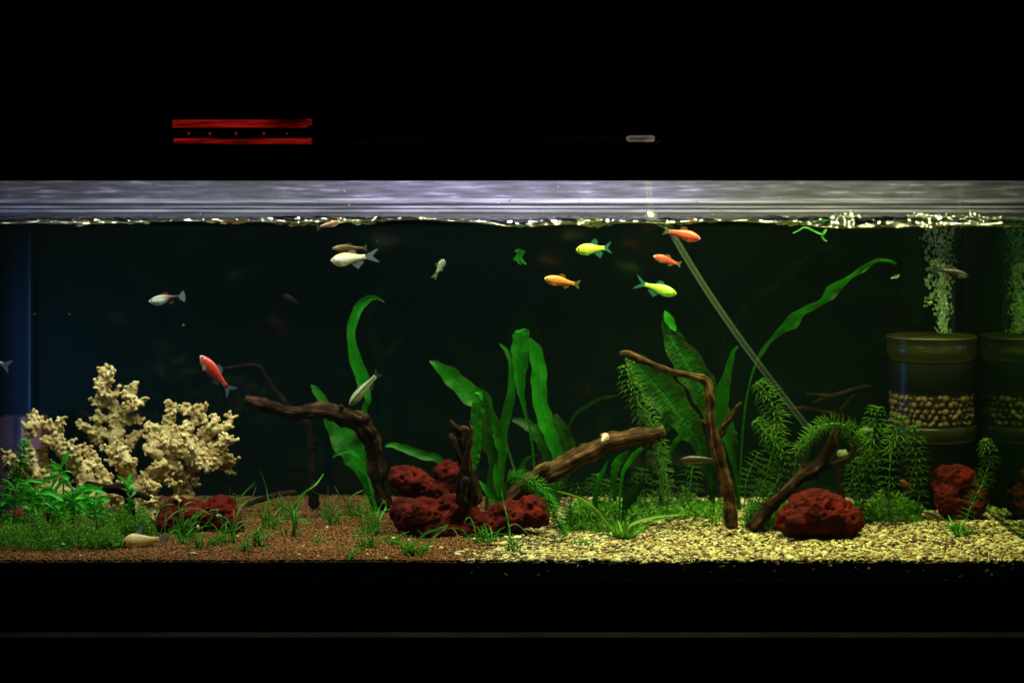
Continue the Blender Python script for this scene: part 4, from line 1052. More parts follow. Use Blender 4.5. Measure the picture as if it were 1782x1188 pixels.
whorl_plant('short dark shoot at the back under the middle of the log', [(1040, 830, .28), (1038, 860, .28), (1035, 895, .28)], 34, 'egeria', 8, 8, wid=1.8, seed=14)
whorl_plant('low dark shoot in the background left of the crooked branch foot', [(1205, 815, .30), (1200, 850, .30), (1195, 885, .30)], 34, 'egeria', 9, 8, wid=1.8, seed=15)
whorl_plant('faint shoot in the background between log end and crooked branch', [(1118, 820, .31), (1115, 850, .31), (1112, 885, .31)], 32, 'egeria', 9, 8, wid=1.8, seed=16)
whorl_plant('small dark shoot beneath the upper end of the log, beside the bright curved leaves', [(1070, 835, .27), (1062, 860, .27), (1058, 892, .27)], 26, 'egeria', 9, 8, wid=1.6, seed=17)
whorl_plant('small round-leaved dark shoot hanging near the foot of the log', [(968, 838, .21), (970, 860, .21), (965, 890, .21)], 24, 'egeria', 8, 8, wid=2, seed=18)
whorl_plant('low bushy shoot just left of the lone red rock', [(1355, 850, .22), (1340, 875, .21), (1320, 905, .2)], 26, 'egeria', 8, 8, wid=2, seed=19)
whorl_plant('spindly shoot between crooked branch foot and gnarled branch foot', [(1318, 790, .25), (1300, 830, .25), (1295, 880, .25)], 22, 'egeria', 9, 7, wid=1.8, seed=20, stemr=1)

# ------------------------------------------------------------------ bright broad-leaved plants, left foreground
leafy('single bright shoot standing up in front of the spreading coral', [(106, 812, .13), (110, 835, .13), (112, 940, .13)], [(105, 815, 119, 792, 6, .3), (104, 815, 82, 814, 4, .8), (104, 816, 91, 826, 7, .4), (107, 813, 112, 798, 3, .3)])
leafy('leafy plant at far left edge, below the bright whorled shoot', [(30, 850, .12), (25, 890, .12), (22, 945, .12)], [(28, 845, 64, 842, 5, .7), (28, 852, 8, 838, 5, .6), (28, 860, 48, 854, 7, .4), (26, 868, 2, 880, 7, .5), (24, 880, 44, 862, 5, .3), (22, 900, 4, 908, 8, .3), (22, 895, 12, 930, 5, .2), (26, 858, 36, 832, 4, .5)])
leafy('leafy plant with long pointed leaves, second from the left edge', [(62, 845, .125), (60, 880, .125), (62, 945, .125)], [(62, 850, 92, 836, 5, .5), (62, 858, 100, 870, 7, .5), (62, 865, 28, 881, 4, .4), (60, 870, 56, 890, 3, .3), (62, 855, 40, 845, 7, .5), (60, 850, 33, 838, 4, .9), (58, 905, 28, 908, 3, .4)])
leafy('tall leafy plant in the middle of the bright group', [(90, 842, .14), (88, 880, .14), (86, 945, .14)], [(90, 850, 98, 833, 5, .2), (90, 862, 64, 864, 6, .6), (90, 866, 100, 872, 6, .4), (88, 855, 75, 856, 4, .6), (88, 872, 60, 870, 5, .6), (90, 860, 115, 838, 5, .3), (88, 880, 72, 896, 7, .4)])
leafy('leafy plant with pale tips directly under the dark stick', [(126, 848, .13), (128, 880, .13), (128, 945, .13)], [(126, 852, 117, 838, 4, .3), (126, 858, 145, 851, 5, .9), (128, 865, 160, 852, 8, .3), (128, 870, 122, 886, 9, .2), (128, 868, 150, 888, 6, .3), (126, 862, 108, 856, 5, .6), (128, 860, 172, 860, 6, .6), (128, 872, 140, 885, 5, .2)])
leafy('small dark-edged leafy plant at the right end of the bright group', [(165, 862, .14), (164, 890, .14), (163, 945, .14)], [(165, 865, 176, 852, 7, .3), (165, 870, 186, 872, 6, .5), (165, 872, 148, 866, 6, .5), (164, 880, 180, 890, 6, .4), (164, 878, 150, 884, 6, .4)])
leafy('little sprig sitting on the dark stick', [(222, 842, .15), (224, 862, .15), (226, 935, .15)], [(222, 842, 228, 828, 4, .2), (222, 842, 208, 833, 4, .5), (223, 846, 232, 842, 3, .4), (223, 846, 212, 838, 3, .6)])
leafy('yellowish sprig right of the dark stick', [(228, 862, .13), (228, 885, .13), (230, 940, .13)], [(228, 865, 236, 858, 4, .4), (228, 868, 222, 860, 3, .4), (228, 872, 234, 878, 4, .3), (228, 875, 220, 880, 3, .3)], 'egeria_bright')
leafy('small yellow-green sprig in front of the dark-edged leafy plant', [(165, 885, .11), (168, 905, .11), (170, 948, .11)], [(165, 888, 176, 882, 4, .4), (165, 890, 158, 896, 4, .4), (167, 896, 184, 888, 4, .4), (167, 893, 180, 900, 4, .4), (166, 890, 170, 878, 3, .2)], 'egeria_bright')
leafy('wide-leaved plant behind the middle of the bright group', [(75, 868, .17), (78, 900, .17), (78, 935, .17)], [(75, 868, 48, 858, 10, .3), (75, 870, 100, 885, 10, .4), (76, 878, 52, 888, 10, .3), (76, 872, 95, 860, 8, .3), (77, 885, 110, 895, 9, .3)])
leafy('wide-leaved plant behind the right of the bright group', [(140, 868, .17), (140, 900, .17), (142, 935, .17)], [(140, 870, 115, 866, 9, .3), (140, 872, 168, 880, 9, .4), (140, 878, 120, 895, 9, .3), (140, 870, 158, 858, 7, .3), (140, 885, 170, 898, 9, .3)])

# moss carpet: nobody could count its leaflets
def moss(name, label, patches, n, size, mat='moss'):
    mbv, mbf = [], []
    k = 0
    while k < n:
        x0, x1, d0, d1, h = R.choice(patches)
        px = R.uniform(x0, x1); d = R.uniform(d0, d1)
        g = onground(px, d)
        u = (px - x0) / (x1 - x0)
        hh = h * K(d) * (0.35 + 0.65 * math.sin(math.pi * min(1, max(0, u * .9 + .05)))) * (0.75 + 1.3 * noise.noise(Vector((px * .05, d * 30, 2))) + .6 * noise.noise(Vector((px * .16, d * 90, 2))))
        if hh <= 0.001: k += 1; continue
        z = hh * R.random() ** 0.6
        q = g + Vector((R.gauss(0, .002), R.gauss(0, .002), z))
        a = Vector((R.gauss(0, 1), R.gauss(0, 1), R.gauss(.8, .7))).normalized()
        b = a.cross(Vector((R.gauss(0, 1), R.gauss(0, 1), R.gauss(0, 1)))).normalized()
        L = size * K(d) * R.uniform(.6, 1.5); W = L * R.uniform(.12, .28)
        i = len(mbv)
        mbv += [q, q + a * L * .5 + b * W, q + a * L, q + a * L * .5 - b * W]; mbf.append((i, i + 1, i + 2, i + 3)); k += 1
    o = obj(name, mbv, mbf, M[mat]); o['kind'] = 'stuff'; o['label'] = label; o['category'] = 'moss'
moss('moss', 'bright green moss mound at the left front', [(-20, 130, .045, .12, 46), (60, 200, .055, .12, 46), (150, 215, .07, .12, 48), (170, 262, .105, .14, 52)], 26000, 4.6)
moss('moss', 'dark moss carpet at the back among the shoots', [(985, 1110, .17, .33, 26), (1090, 1260, .25, .36, 24), (1300, 1420, .19, .33, 32), (1480, 1600, .23, .33, 30)], 13000, 8)

# ------------------------------------------------------------------ grass
tuft('tuft with a tall hooked blade before the left end of the low red rock', 272, 942, [[(271, 905), (278, 885), (290, 877), (303, 877)], [(266, 915), (264, 893), (268, 884)], ['grass_dull', (290, 905), (315, 886), (345, 884), (368, 895)]], 3)
tuft('curly tuft in front of the middle of the low red rock', 322, 935, [[(316, 900), (320, 880), (332, 873), (340, 875)], [(312, 890), (312, 866)], [(340, 905), (355, 890)], [(355, 915), (372, 895), (380, 886), (365, 888)]], 7)
tuft('straight bright tuft right beside the fish on the soil', 310, 948, [[(312, 930), (313, 912)], [(306, 935), (302, 920)]], 4, h=28)
tuft('tuft with one tall straight blade at the right of the low red rock', 402, 900, [[(396, 875), (392, 843)], [(415, 870), (432, 850), (444, 838)], [(418, 880), (440, 868), (455, 862)]], 5)
tuft('leaning tuft with long thin crossing blades right of the low red rock', 404, 945, [[(408, 925), (432, 905), (445, 890)], [(412, 900), (418, 880), (422, 860), (443, 842)], ['grass_dull', (420, 890), (440, 862), (446, 845)]], 6)
tuft('small tuft low in front of the low red rock', 348, 955, [[(352, 935), (366, 920)], [(342, 940), (338, 925)]], 6, h=26)
tuft('dense tuft with one blade shooting high, left of the spreading bright tuft', 470, 922, [[(468, 880), (464, 850), (453, 818)], [(460, 890), (455, 878), (472, 868)], ['grass_yellow', (478, 895), (490, 880), (478, 872)]], 9, h=40)
tuft('widely spreading bright tuft under the thin crooked twig', 512, 935, [['grass_yellow', (511, 905), (500, 885), (478, 875), (442, 877)], [(512, 900), (514, 880), (528, 858), (550, 842), (563, 824)], [(514, 895), (522, 870), (535, 853)], ['grass_yellow', (514, 905), (530, 902), (551, 911)], [(508, 895), (490, 878), (470, 868)]], 2, hw=2.1)
tuft('tuft of short upright blades near the glass, left of centre', 452, 952, [[(457, 925), (457, 905)], [(450, 935), (447, 915)]], 9, h=36)
tuft('tiny two-blade sprout on open soil', 548, 945, [[(546, 930), (553, 943)], [(558, 944), (552, 946)]], 0, h=16)
tuft('thin pair of dull blades on open soil, left of the arched branch', 566, 905, [['grass_dull', (566, 885), (580, 866)], [(563, 895), (560, 890)]], 1)
tuft('tuft with a hooked blade under the arched branch', 612, 900, [[(611, 880), (610, 866), (620, 858), (633, 852)], [(600, 870), (590, 860), (583, 845)], [(640, 870), (650, 860), (633, 855)]], 6, h=34)
tuft('dense upright tuft beside the large red rock', 652, 930, [[(652, 900), (640, 870), (633, 856)], [(655, 905), (662, 880), (672, 870)], [(645, 905), (620, 890), (606, 885)], [(660, 905), (672, 880), (665, 868)]], 10, h=44)
tuft('slanting tuft low on the soil, left of the pale gravel', 606, 975, [[(612, 962), (616, 953), (632, 945)], [(640, 950), (655, 918)]], 2, h=28)
tuft('scattered thin tuft behind the slanting tuft', 642, 955, [[(650, 930), (655, 915)], [(636, 930), (615, 918)]], 8, h=38)
tuft('tuft arching to the right in front of the large red rock', 716, 967, [[(722, 948), (740, 928), (762, 920), (780, 912)], [(714, 950), (716, 930)]], 5, hw=2.2, h=26)
tuft('small curved blade pair leaning on the large red rock', 740, 966, [[(752, 940), (770, 922), (781, 913)], ['grass_dull', (752, 935), (785, 918), (802, 940)]], 0)
tuft('curly tuft at the corner where soil meets gravel', 832, 945, [[(826, 920), (820, 902), (812, 901), (808, 911)], [(825, 930), (815, 932), (808, 942)], [(836, 930), (830, 915)]], 3, h=24)
tuft('second small curly tuft at the foot of the sloping red rock', 850, 948, [[(848, 925), (842, 910)], [(856, 930), (852, 915), (845, 910)]], 3, h=30)
tuft('tall thin stem crossing the sloping red rock', 893, 962, [[(889, 935), (884, 905), (876, 870), (872, 850)], ['grass_dull', (885, 920), (900, 912), (925, 935)], [(898, 948), (902, 935)]], 5, h=26)
tuft('yellow-green plant with a long arching blade on the pale gravel', 1078, 938, [['grass_yellow', (1060, 915), (1035, 885), (1005, 865), (969, 854)], ['grass_yellow', (1072, 915), (1061, 893)], ['grass_yellow', (1082, 925), (1076, 905)]], 1, hw=3.4, h=20)
tuft('pale bright plant with a broad bent blade, right of the long arching one', 1090, 938, [['grass_yellow', (1093, 918), (1106, 908), (1140, 899), (1192, 894)], ['grass_yellow', (1105, 925), (1128, 910), (1160, 900)]], 1, hw=4.0, h=18)
tuft('single dark thin blade pair on the gravel near the crooked branch', 1236, 918, [[(1230, 895), (1215, 878), (1207, 860)]], 1, h=20)
tuft('sparse sprout at the foot of the gnarled branch', 1305, 922, [[(1298, 905), (1292, 890)], [(1310, 905), (1306, 895)]], 3, h=24)
tuft('small sprout at the foot of the olive shoot at far right', 1668, 935, [[(1660, 915), (1650, 896)], [(1675, 920), (1680, 905)]], 3, hw=3, h=24)
tuft('little sprout in the gravel before the feathery shoot', 1012, 950, [[(1008, 935), (1005, 925)]], 2, h=18)
for lab, px, py, h_ in (('thin sprout on the soil below the arched branch', 585, 915, 30), ('thin sprout between the dense upright tuft and the large rock', 690, 950, 24), ('thin sprout at the back edge of the soil, left of the crooked twig', 500, 905, 36), ('low sprout near the glass before the leaning crossing tuft', 425, 960, 22), ('low sprout between the fish on the soil and the front glass', 375, 950, 24)):
    tuft(lab, px, py, [], 5, h=h_)

# floating scraps
def scrap(label, pts, d, mat='strap'):
    t = thing('plant_scrap', P(pts[0][0][0], pts[0][0][1], d), label, 'plant scrap', 'drifting plant scraps')
    for i, s_ in enumerate(pts):
        v, f, uv = ribbon([(a, b, w, d) for a, b, w in s_], 10, phi=(.4, .5), seed=i); obj('leaf', v, f, M[mat], t, uvs=uv)
scrap('small curled green scrap drifting in mid water', [[(896, 438, 1), (902, 436, 4), (908, 442, 4), (902, 448, 1)], [(903, 440, 3), (898, 450, 4), (893, 450, 1)], [(903, 446, 2), (910, 455, 3), (916, 460, 1)], [(908, 460, 1), (902, 456, 2), (905, 450, 2)], [(902, 438, 1), (912, 437, 2), (911, 442, 1)]], .16)
scrap('bent green scrap hanging just under the water line', [[(1380, 406, 1), (1390, 401, 1.8), (1401, 395, 1.6), (1415, 401, 2), (1431, 408, 1.8), (1436, 402, 3), (1438, 398, 1)], [(1433, 404, 3), (1431, 412, 3), (1436, 418, 2), (1440, 420, .8)]], .10)
scrap('tiny pale scrap near the tip of the very long leaf', [[(1550, 484, 1), (1560, 481, 3), (1566, 478, 1)], [(1558, 478, 1), (1560, 485, 2.5)]], .2, 'grass_dull')
for lab, x, y, r in (('pale speck drifting below the black-tailed fish at left', 319, 566, 2.2), ('greenish speck drifting in front of the blue glow', 121, 547, 1.8), ('dim speck drifting near the left corner', 60, 547, 1.7), ('tiny pale speck between danio and drifting scrap', 656, 420, 1.6)):
    rr = random.Random(x); q = P(x, y, .15)
    o = obj('drifting_speck', [q + Vector(a) * r * K(.15) * rr.uniform(.7, 1.2) for a in EV], EF, M['grass_dull'], origin=tuple(q)); tag(o, lab, 'speck')

# ------------------------------------------------------------------ fish in the water
def c_white(u, s): return mix((.85, .85, .72), (.80, .50, .16), (s - .1) * 1.4 if .2 < u else s * .5) if u < .9 else (.6, .6, .5)
def c_blacktail(u, s):
    c = mix((.75, .95, .8), (.20, .25, .14), (s - .05) * 2.4 if u > .05 else .1)
    if u > .45: c = mix(c, (.22, .05, .01), (u - .45) * 5)
    if u > .62: c = mix(c, (.015, .012, .012), (u - .62) * 8)
    return c
def c_red(u, s):
    c = mix((.60, .42, .30), (.82, .07, .035), (s + .55) * 2.2)
    return mix((.85, .6, .5), c, u * 8)
def c_orange(u, s):
    c = mix((.62, .42, .12), (.88, .27, .03), (s + .6) * 1.8)
    return mix((.8, .7, .3), c, u * 7)
def c_yellow(u, s):
    c = mix((.55, .78, .06), (.52, .68, .04), s + .5)
    if .15 < u < .85: c = mix(c, (.72, .40, .04), 1 - abs(s - .05) * 2.6)
    return c
def c_lime(u, s):
    c = mix((.62, .88, .12), (.42, .70, .05), s + .4)
    if u > .45: c = mix(c, (.55, .50, .04), 1 - abs(s) * 2.4)
    return c
def c_stripe(u, s):
    k = math.sin(s * 11 + .6)
    return mix((.60, .38, .10), (.02, .015, .02), k * 3 + .3) if u > .1 else (.3, .3, .2)
def c_algae(u, s):
    return mix((.42, .48, .22), (.015, .015, .01), 1.5 - abs(s - .12) * 6) if s > -.5 else (.5, .55, .35)
def c_brown(u, s): return mix((.13, .12, .03), (.045, .035, .010), s + .6)
def c_small(u, s): return mix(mix((.40, .50, .42), (.35, .34, .08), s + .3), (.05, .05, .05), math.sin(s * 9) * 1.2)
def c_pink(u, s): return mix((.9, .8, .7), (.9, .35, .3), s * 1.1)
def c_cory(u, s): return mix((.95, .30, .08), (.95, .72, .28), (s + .7) * 1.5) if .03 < u < .22 else (.55, .16, .05) if .22 <= u < .25 and s < .3 else mix((.9, .55, .18), (.95, .80, .38), s + .8)
def c_dark(u, s): return mix((.55, .75, .6), (.02, .02, .015), (u - .1) * 3.2) if s < 0 else mix((.06, .05, .03), (.015, .01, .01), u * 2)
def c_faint(u, s): return (.10, .02, .012)
fish('white-bellied fish with a black tail end, at left, facing left', 290, 520, .12, 68, .155, -8, -1, c_blacktail, 'deep', tail=(.26, 46, .05), tailcol=(.35, .4, .4), fincol=(.25, .08, .02), yaw=8)
fish('red fish heading up to the left, above the bushy coral', 376, 651, .10, 96, .15, 48, -1, c_red, 'danio', tail=(.30, 36, .55), tailcol=(.28, .42, .42), yaw=-8)
fish('silvery fish cut off by the left edge of the picture', -12, 628, .07, 70, .17, 20, -1, lambda u, s: (.55, .65, .75), 'deep', tail=(.4, 40, .5), tailcol=(.6, .7, .8), yaw=10)
fish('pale pink fish touching the water line, tail to the left', 571, 391, .05, 46, .15, 14, 1, c_pink, 'danio', tail=(.28, 36, .3), tailcol=(.6, .75, .6))
fish('thin striped brown fish right above the white fish', 608, 432, .13, 66, .115, -1, -1, c_stripe, 'danio', tail=(.2, 32, .3), tailcol=(.2, .2, .08), fincol=(.2, .16, .06))
fish('plump white and gold fish with long trailing fins, facing left', 616, 449, .10, 92, .175, -6, -1, c_white, 'deep', tail=(.48, 24, .5), tailcol=(.30, .42, .42), anal=(.55, .85, .9), dorsal=(.5, .72, .5), yaw=8)
fish('tiny fish turned away in the middle, its thin tail hanging down', 765, 465, .15, 44, .21, 62, 1, c_small, 'deep', tail=(.5, 14, .3), tailcol=(.2, .4, .2), yaw=38, bend=.3)
fish('yellow-green fish with dark green fins, facing left', 1033, 433, .12, 70, .20, -4, -1, c_yellow, 'danio', tail=(.34, 36, .6), tailcol=(.06, .30, .20), anal=(.6, .84, .9), dorsal=(.5, .72, .75), yaw=8)
fish('orange fish facing left below the yellow-green one', 978, 490, .12, 70, .165, 10, -1, c_orange, 'danio', tail=(.24, 34, .4), tailcol=(.28, .26, .10), fincol=(.4, .22, .05), yaw=6)
fish('red fish facing right at the top of the clear rod', 1187, 408, .08, 72, .17, -14, 1, c_red, 'danio', tail=(.24, 34, .4), tailcol=(.25, .28, .2), fincol=(.35, .2, .12))
fish('small red fish facing left beside the clear rod', 1161, 453, .12, 56, .155, 17, -1, c_red, 'danio', tail=(.2, 34, .4), tailcol=(.25, .3, .15), fincol=(.4, .2, .1), yaw=8)
fish('lime yellow fish facing right with a teal forked tail', 1142, 501, .12, 84, .165, -17, 1, c_lime, 'danio', tail=(.42, 34, .7), tailcol=(.05, .34, .26), anal=(.5, .8, .8), yaw=-12, bend=-.1)
fish('dark fish with a black tail crossing the bubbles, facing right', 1655, 474, .24, 70, .14, -12, 1, c_dark, 'danio', tail=(.32, 28, .1), tailcol=(.012, .01, .01), fincol=(.10, .03, .02), solid=True)
fish('slim brown fish hovering left of the crooked branch, facing left', 1216, 800, .13, 70, .13, 1, -1, c_brown, 'slim', tail=(.15, 28, .3), tailcol=(.1, .09, .03), fincol=(.12, .1, .04))
fish('slender pale fish with a black side stripe, head down on the arched branch', 634, 676, .15, 86, .125, -48, -1, c_algae, 'slim', tail=(.22, 38, .5), tailcol=(.10, .16, .16), fincol=(.2, .24, .12))
fish('pale yellow bottom fish resting on the soil before the moss', 252, 941, .075, 84, .20, -5, -1, c_cory, 'cory', tail=(.30, 34, .3), tailcol=(.42, .45, .38), dorsal=(.34, .50, .95), barbels=True, fincol=(.42, .45, .38), solid=True)
fish('small pink and white fish seen end-on, perched on the thick log', 1051, 762, .15, 34, .27, 40, 1, c_pink, 'deep', tail=(.3, 24, .3), tailcol=(.8, .5, .4), yaw=60, fincol=(.8, .3, .25))
fish('faint dark red fish far back in the dark water', 508, 521, .41, 40, .16, 30, -1, c_faint, 'danio', tail=(.3, 30, .4), tailcol=(.03, .01, .01))
fish('pale fish with a black side line resting on the gravel at far right', 1628, 898, .19, 52, .12, 22, -1, lambda u, s: (.012, .012, .01) if abs(s - .3) < .3 else (.20, .20, .10), 'slim', tail=(.2, 30, .3), tailcol=(.1, .1, .06))
fish('dim orange fish half hidden among the shoots under the filter', 1580, 846, .29, 40, .17, 40, -1, lambda u, s: (.35, .09, .02), 'danio', tail=(.3, 30, .4), tailcol=(.25, .08, .02))

# ------------------------------------------------------------------ round filter at right
FD = .372
fc = P(1621, 700, FD); fr_ = 77 * K(FD)
def zf(py): return CZ + (330 - py) * K(FD)
flt = thing('round_filter', (fc.x, fc.y, zf(800)), 'round clear filter with black sponge and a pebble layer, in the right back corner', 'aquarium filter')
def lathe(name, prof, m, parent, seg=48, cx_=fc.x, cy_=fc.y, smooth=True):
    v, f = [], []
    for (r, z) in prof:
        for k in range(seg):
            a = 2 * math.pi * k / seg; v.append((cx_ + r * math.cos(a), cy_ + r * math.sin(a), z))
    for i in range(len(prof) - 1):
        for k in range(seg):
            k2 = (k + 1) % seg; f.append((i * seg + k, i * seg + k2, (i + 1) * seg + k2, (i + 1) * seg + k))
    return obj(name, v, f, m, parent, smooth)
lathe('lid', [(0.012, zf(581)), (fr_ * .90, zf(581)), (fr_ * .99, zf(586)), (fr_ * 1.0, zf(592)), (fr_ * .985, zf(594)), (fr_ * .985, zf(598)), (fr_ * 1.0, zf(600)), (fr_ * 1.0, zf(612)), (fr_ * .94, zf(623)), (fr_ * .86, zf(626)), (0.012, zf(626))], M['amber'], flt)
lathe('lid_rim', [(fr_ * 1.005, zf(584)), (fr_ * 1.02, zf(586)), (fr_ * 1.005, zf(588)), (fr_ * .99, zf(586)), (fr_ * 1.005, zf(584))], pm('amber_rim', (.05, .038, .01), (.10, .075, .02), rough=.4), flt)
lathe('sponge', [(0.001, zf(629)), (fr_ * .93, zf(629)), (fr_ * .95, zf(632)), (fr_ * .95, zf(674)), (0.001, zf(676))], M['sponge'], flt)
lathe('clear_wall', [(fr_ * .975, zf(628)), (fr_ * .985, zf(735))], M['clearplastic'], flt)
lathe('inner_core', [(0.001, zf(677)), (fr_ * .83, zf(677)), (fr_ * .83, zf(736)), (0.001, zf(736))], M['media'], flt)
lathe('base_plate', [(0.001, zf(737)), (fr_ * .97, zf(737)), (fr_ * 1.0, zf(741)), (fr_ * 1.0, zf(758)), (fr_ * .92, zf(764)), (0.001, zf(764))], M['amber'], flt)
lathe('foot', [(0.001, zf(765)), (fr_ * .75, zf(765)), (fr_ * .7, zf(800)), (fr_ * .8, zf(880)), (0.001, zf(882))], M['sponge'], flt)
pv = None
pr0 = random.Random(4); cnt = 0
pebs = []
shared = []
for s in range(5):
    rr = random.Random(s); me = bpy.data.meshes.new('pebble')
    me.from_pydata([tuple(Vector(a) * rr.uniform(.85, 1.1)) for a in IV], [], [tuple(int(i) for i in q) for q in IF])
    me.polygons.foreach_set('use_smooth', [True] * len(me.polygons)); me.materials.append(M['pebble']); shared.append(me)
for row in range(5):
    z = zf(730 - row * 10.5)
    nper = 36
    for k in range(nper):
        a = 2 * math.pi * (k + .5 * (row % 2) + pr0.uniform(-.2, .2)) / nper
        if math.sin(a) > 0.35: continue
        o = bpy.data.objects.new('pebble', pr0.choice(shared)); C.objects.link(o); o.parent = flt
        rr_ = fr_ * .875 + pr0.uniform(-.001, .0015)
        o.location = (rr_ * math.cos(a), rr_ * math.sin(a), z + pr0.uniform(-.0015, .0015) - flt.location.z)
        sx = pr0.uniform(.0030, .0058) * pr0.choice((1, 1, 1, .7)); o.scale = (sx, sx * pr0.uniform(.55, 1), sx * pr0.uniform(.6, 1.5)); o.rotation_euler = (pr0.uniform(0, 3), pr0.uniform(0, 3), pr0.uniform(0, 3))
# air hose
hs = thing('air_hose', P(1657, 580, FD), 'thin clear air hose going down into the round filter', 'air hose')
sp = spline([p3(q) for q in [(1676, 300, 6, .33), (1672, 340, 6, .335), (1669, 385, 6, .345), (1666, 405, 6, .35), (1657, 435, 5.5, .36), (1657, 480, 5, .365), (1657, 583, 5, FD)]], 40)
v, f, uv = tube([Vector(a[:3]) for a in sp], [a[3] for a in sp], 12, cap=False); obj('hose', v, f, M['tube'], hs, uvs=uv)
v, f, uv = tube([Vector(a[:3]) for a in sp], [a[3] * .6 for a in sp], 10, cap=False); obj('hose_bore', v, f, M['tube'], hs, uvs=uv)
# leaning clear rod
rd = thing('clear_rod', P(1410, 752, .30), 'long clear plastic rod leaning across the tank from the water line to the shoots', 'plastic tube')
sp = spline([p3(q) for q in [(1168, 398, 7, .12), (1180, 424, 7, .13), (1230, 505, 7, .17), (1290, 592, 7, .22), (1350, 672, 7, .26), (1412, 752, 7, .30)]], 40)
v, f, uv = tube([Vector(a[:3]) for a in sp], [a[3] * .76 for a in sp], 14, cap=False); obj('tube', v, f, M['tube'], rd, uvs=uv)
v, f, uv = tube([Vector(a[:3]) for a in sp], [a[3] * .4 for a in sp], 10, cap=False); obj('tube_bore', v, f, M['tube'], rd, uvs=uv)
sp = spline([p3(q) for q in [(1127, 300, 6, .10), (1131, 350, 6, .105), (1137, 380, 6, .11), (1152, 390, 6, .115), (1168, 398, 6.5, .12)]], 24)
v, f, uv = tube([Vector(a[:3]) for a in sp], [a[3] * .76 for a in sp], 14, cap=False); obj('tube_top', v, f, M['tube'], rd, uvs=uv)
# bubbles
def bubbles(name, label, pts, m):
    n = len(pts); pos = np.array([tuple(p[0]) for p in pts]); r = np.array([p[1] for p in pts])
    s = np.stack([r, r, r * RS.uniform(.8, 1.9, n)], -1)
    EVa, EFa = np.array(EV), np.array(EF)
    o = scatter(name, pos, s, EVa, EFa, m, 0.2, 0.0); o['label'] = label; o['category'] = 'bubbles'
    return o
bl = []
for _ in range(950):
    u = R.random(); py = 392 + 188 * u ** .9
    w = 11 + 17 * (1 - u) ** 1.6; cxp = 1640 - 3 * (1 - u)
    d = FD - .012 + R.gauss(0, .006)
    bl.append((P(cxp + R.gauss(0, w * .5), py, d), R.uniform(.8, 1.7) * K(d)))
for _ in range(60):
    py = R.choice([R.uniform(392, 420), R.uniform(425, 470), R.uniform(480, 500), R.uniform(510, 535)])
    bl.append((P(1625 + R.uniform(-16, 0), py, FD - .01), R.uniform(1.2, 3.0) * K(FD)))
bubbles('bubble_column', 'column of rising bubbles above the round filter', bl, M['bubble'])
bl = []
def surf(px, d): return 0.4225
for (x0, x1, n_, hh) in ((1440, 1500, 46, 7), (1470, 1496, 26, 13), (1576, 1625, 50, 7), (1620, 1665, 26, 6), (1675, 1705, 16, 14), (1360, 1374, 10, 3), (1690, 1760, 12, 2)):
    for _ in range(n_):
        d = R.uniform(.20, .36); px = R.uniform(x0, x1)
        q = P(px, 0, d); q.z = 0.4225 + R.random() * hh * K(d) * (1 - abs((px - (x0 + x1) / 2) / (x1 - x0)) * 1.4)
        bl.append((q, R.uniform(1.3, 2.4) * K(d)))
for _ in range(14): q = P(1133 + R.uniform(-10, 12), 0, .11); q.z = .4245 + R.random() * .006; bl.append((q, R.uniform(1.0, 2.4) * K(.11)))
bubbles('foam_bubbles', 'foam bubbles floating on the water surface', bl, M['foam'])

# small pale pieces, and an added block that mimics a reflection
def lump(name, label, cat, px, py, d, rx, ry, rz, m, seed=0, group=None):
    q = P(px, py, d); rr = random.Random(seed + px)
    v = [Vector((a[0] * rx * K(d), a[1] * rz * K(d), a[2] * ry * K(d))) * (1 + .35 * noise.noise(Vector(a) * 1.6 + Vector((seed, px, 0)))) + q for a in EV]
    o = obj(name, v, EF, M[m], origin=tuple(q)); tag(o, label, cat, group); return o
lump('pale_stone', 'pale flat stone behind the arched shoot, left of the round filter', 'stone', 1507, 750, .27, 15, 6, 6, 'dullshell', 1)
lump('pale_stone', 'pale stone wedged behind the fork of the gnarled branch', 'stone', 1466, 790, .24, 10, 9, 7, 'dullshell', 2)
lump('white_chip', 'white chip at the right end of the low red rock', 'stone chip', 380, 897, .11, 5, 3, 3, 'shell', 5)
lump('white_chip', 'second white chip, below and left of the tiny black stick', 'stone chip', 344, 918, .09, 3, 5, 3, 'shell', 6)
lump('white_chip', 'rounded cream pebble on the soil right of the bottom fish', 'pebble', 336, 963, .02, 6, 3, 4, 'shell', 7)
lump('white_chip', 'white pebble in the moss edge, left of the bottom fish', 'pebble', 110, 947, .05, 4, 2.5, 3, 'shell', 8)
lump('white_chip', 'pale chip lying in the middle of the open soil', 'pebble', 621, 932, .07, 3, 2, 2, 'shell', 9)
bk = thing('reflection_block', P(32, 860, .40), 'added red-brown block standing in for a reflection in the left back corner', 'block')  # added block in place of a red-brown reflection at the left glass
mb = MB(); a0 = P(12, 905, .40); a1 = P(50, 722, .425); a0.x = XL + .001; a1.x = XL + .028; mb.box((a0.x, .395, gz(a0.x, .4) - .002), (a1.x, .43, a1.z)); bevel(mb.build('block', M['standin_block'], bk), .002)

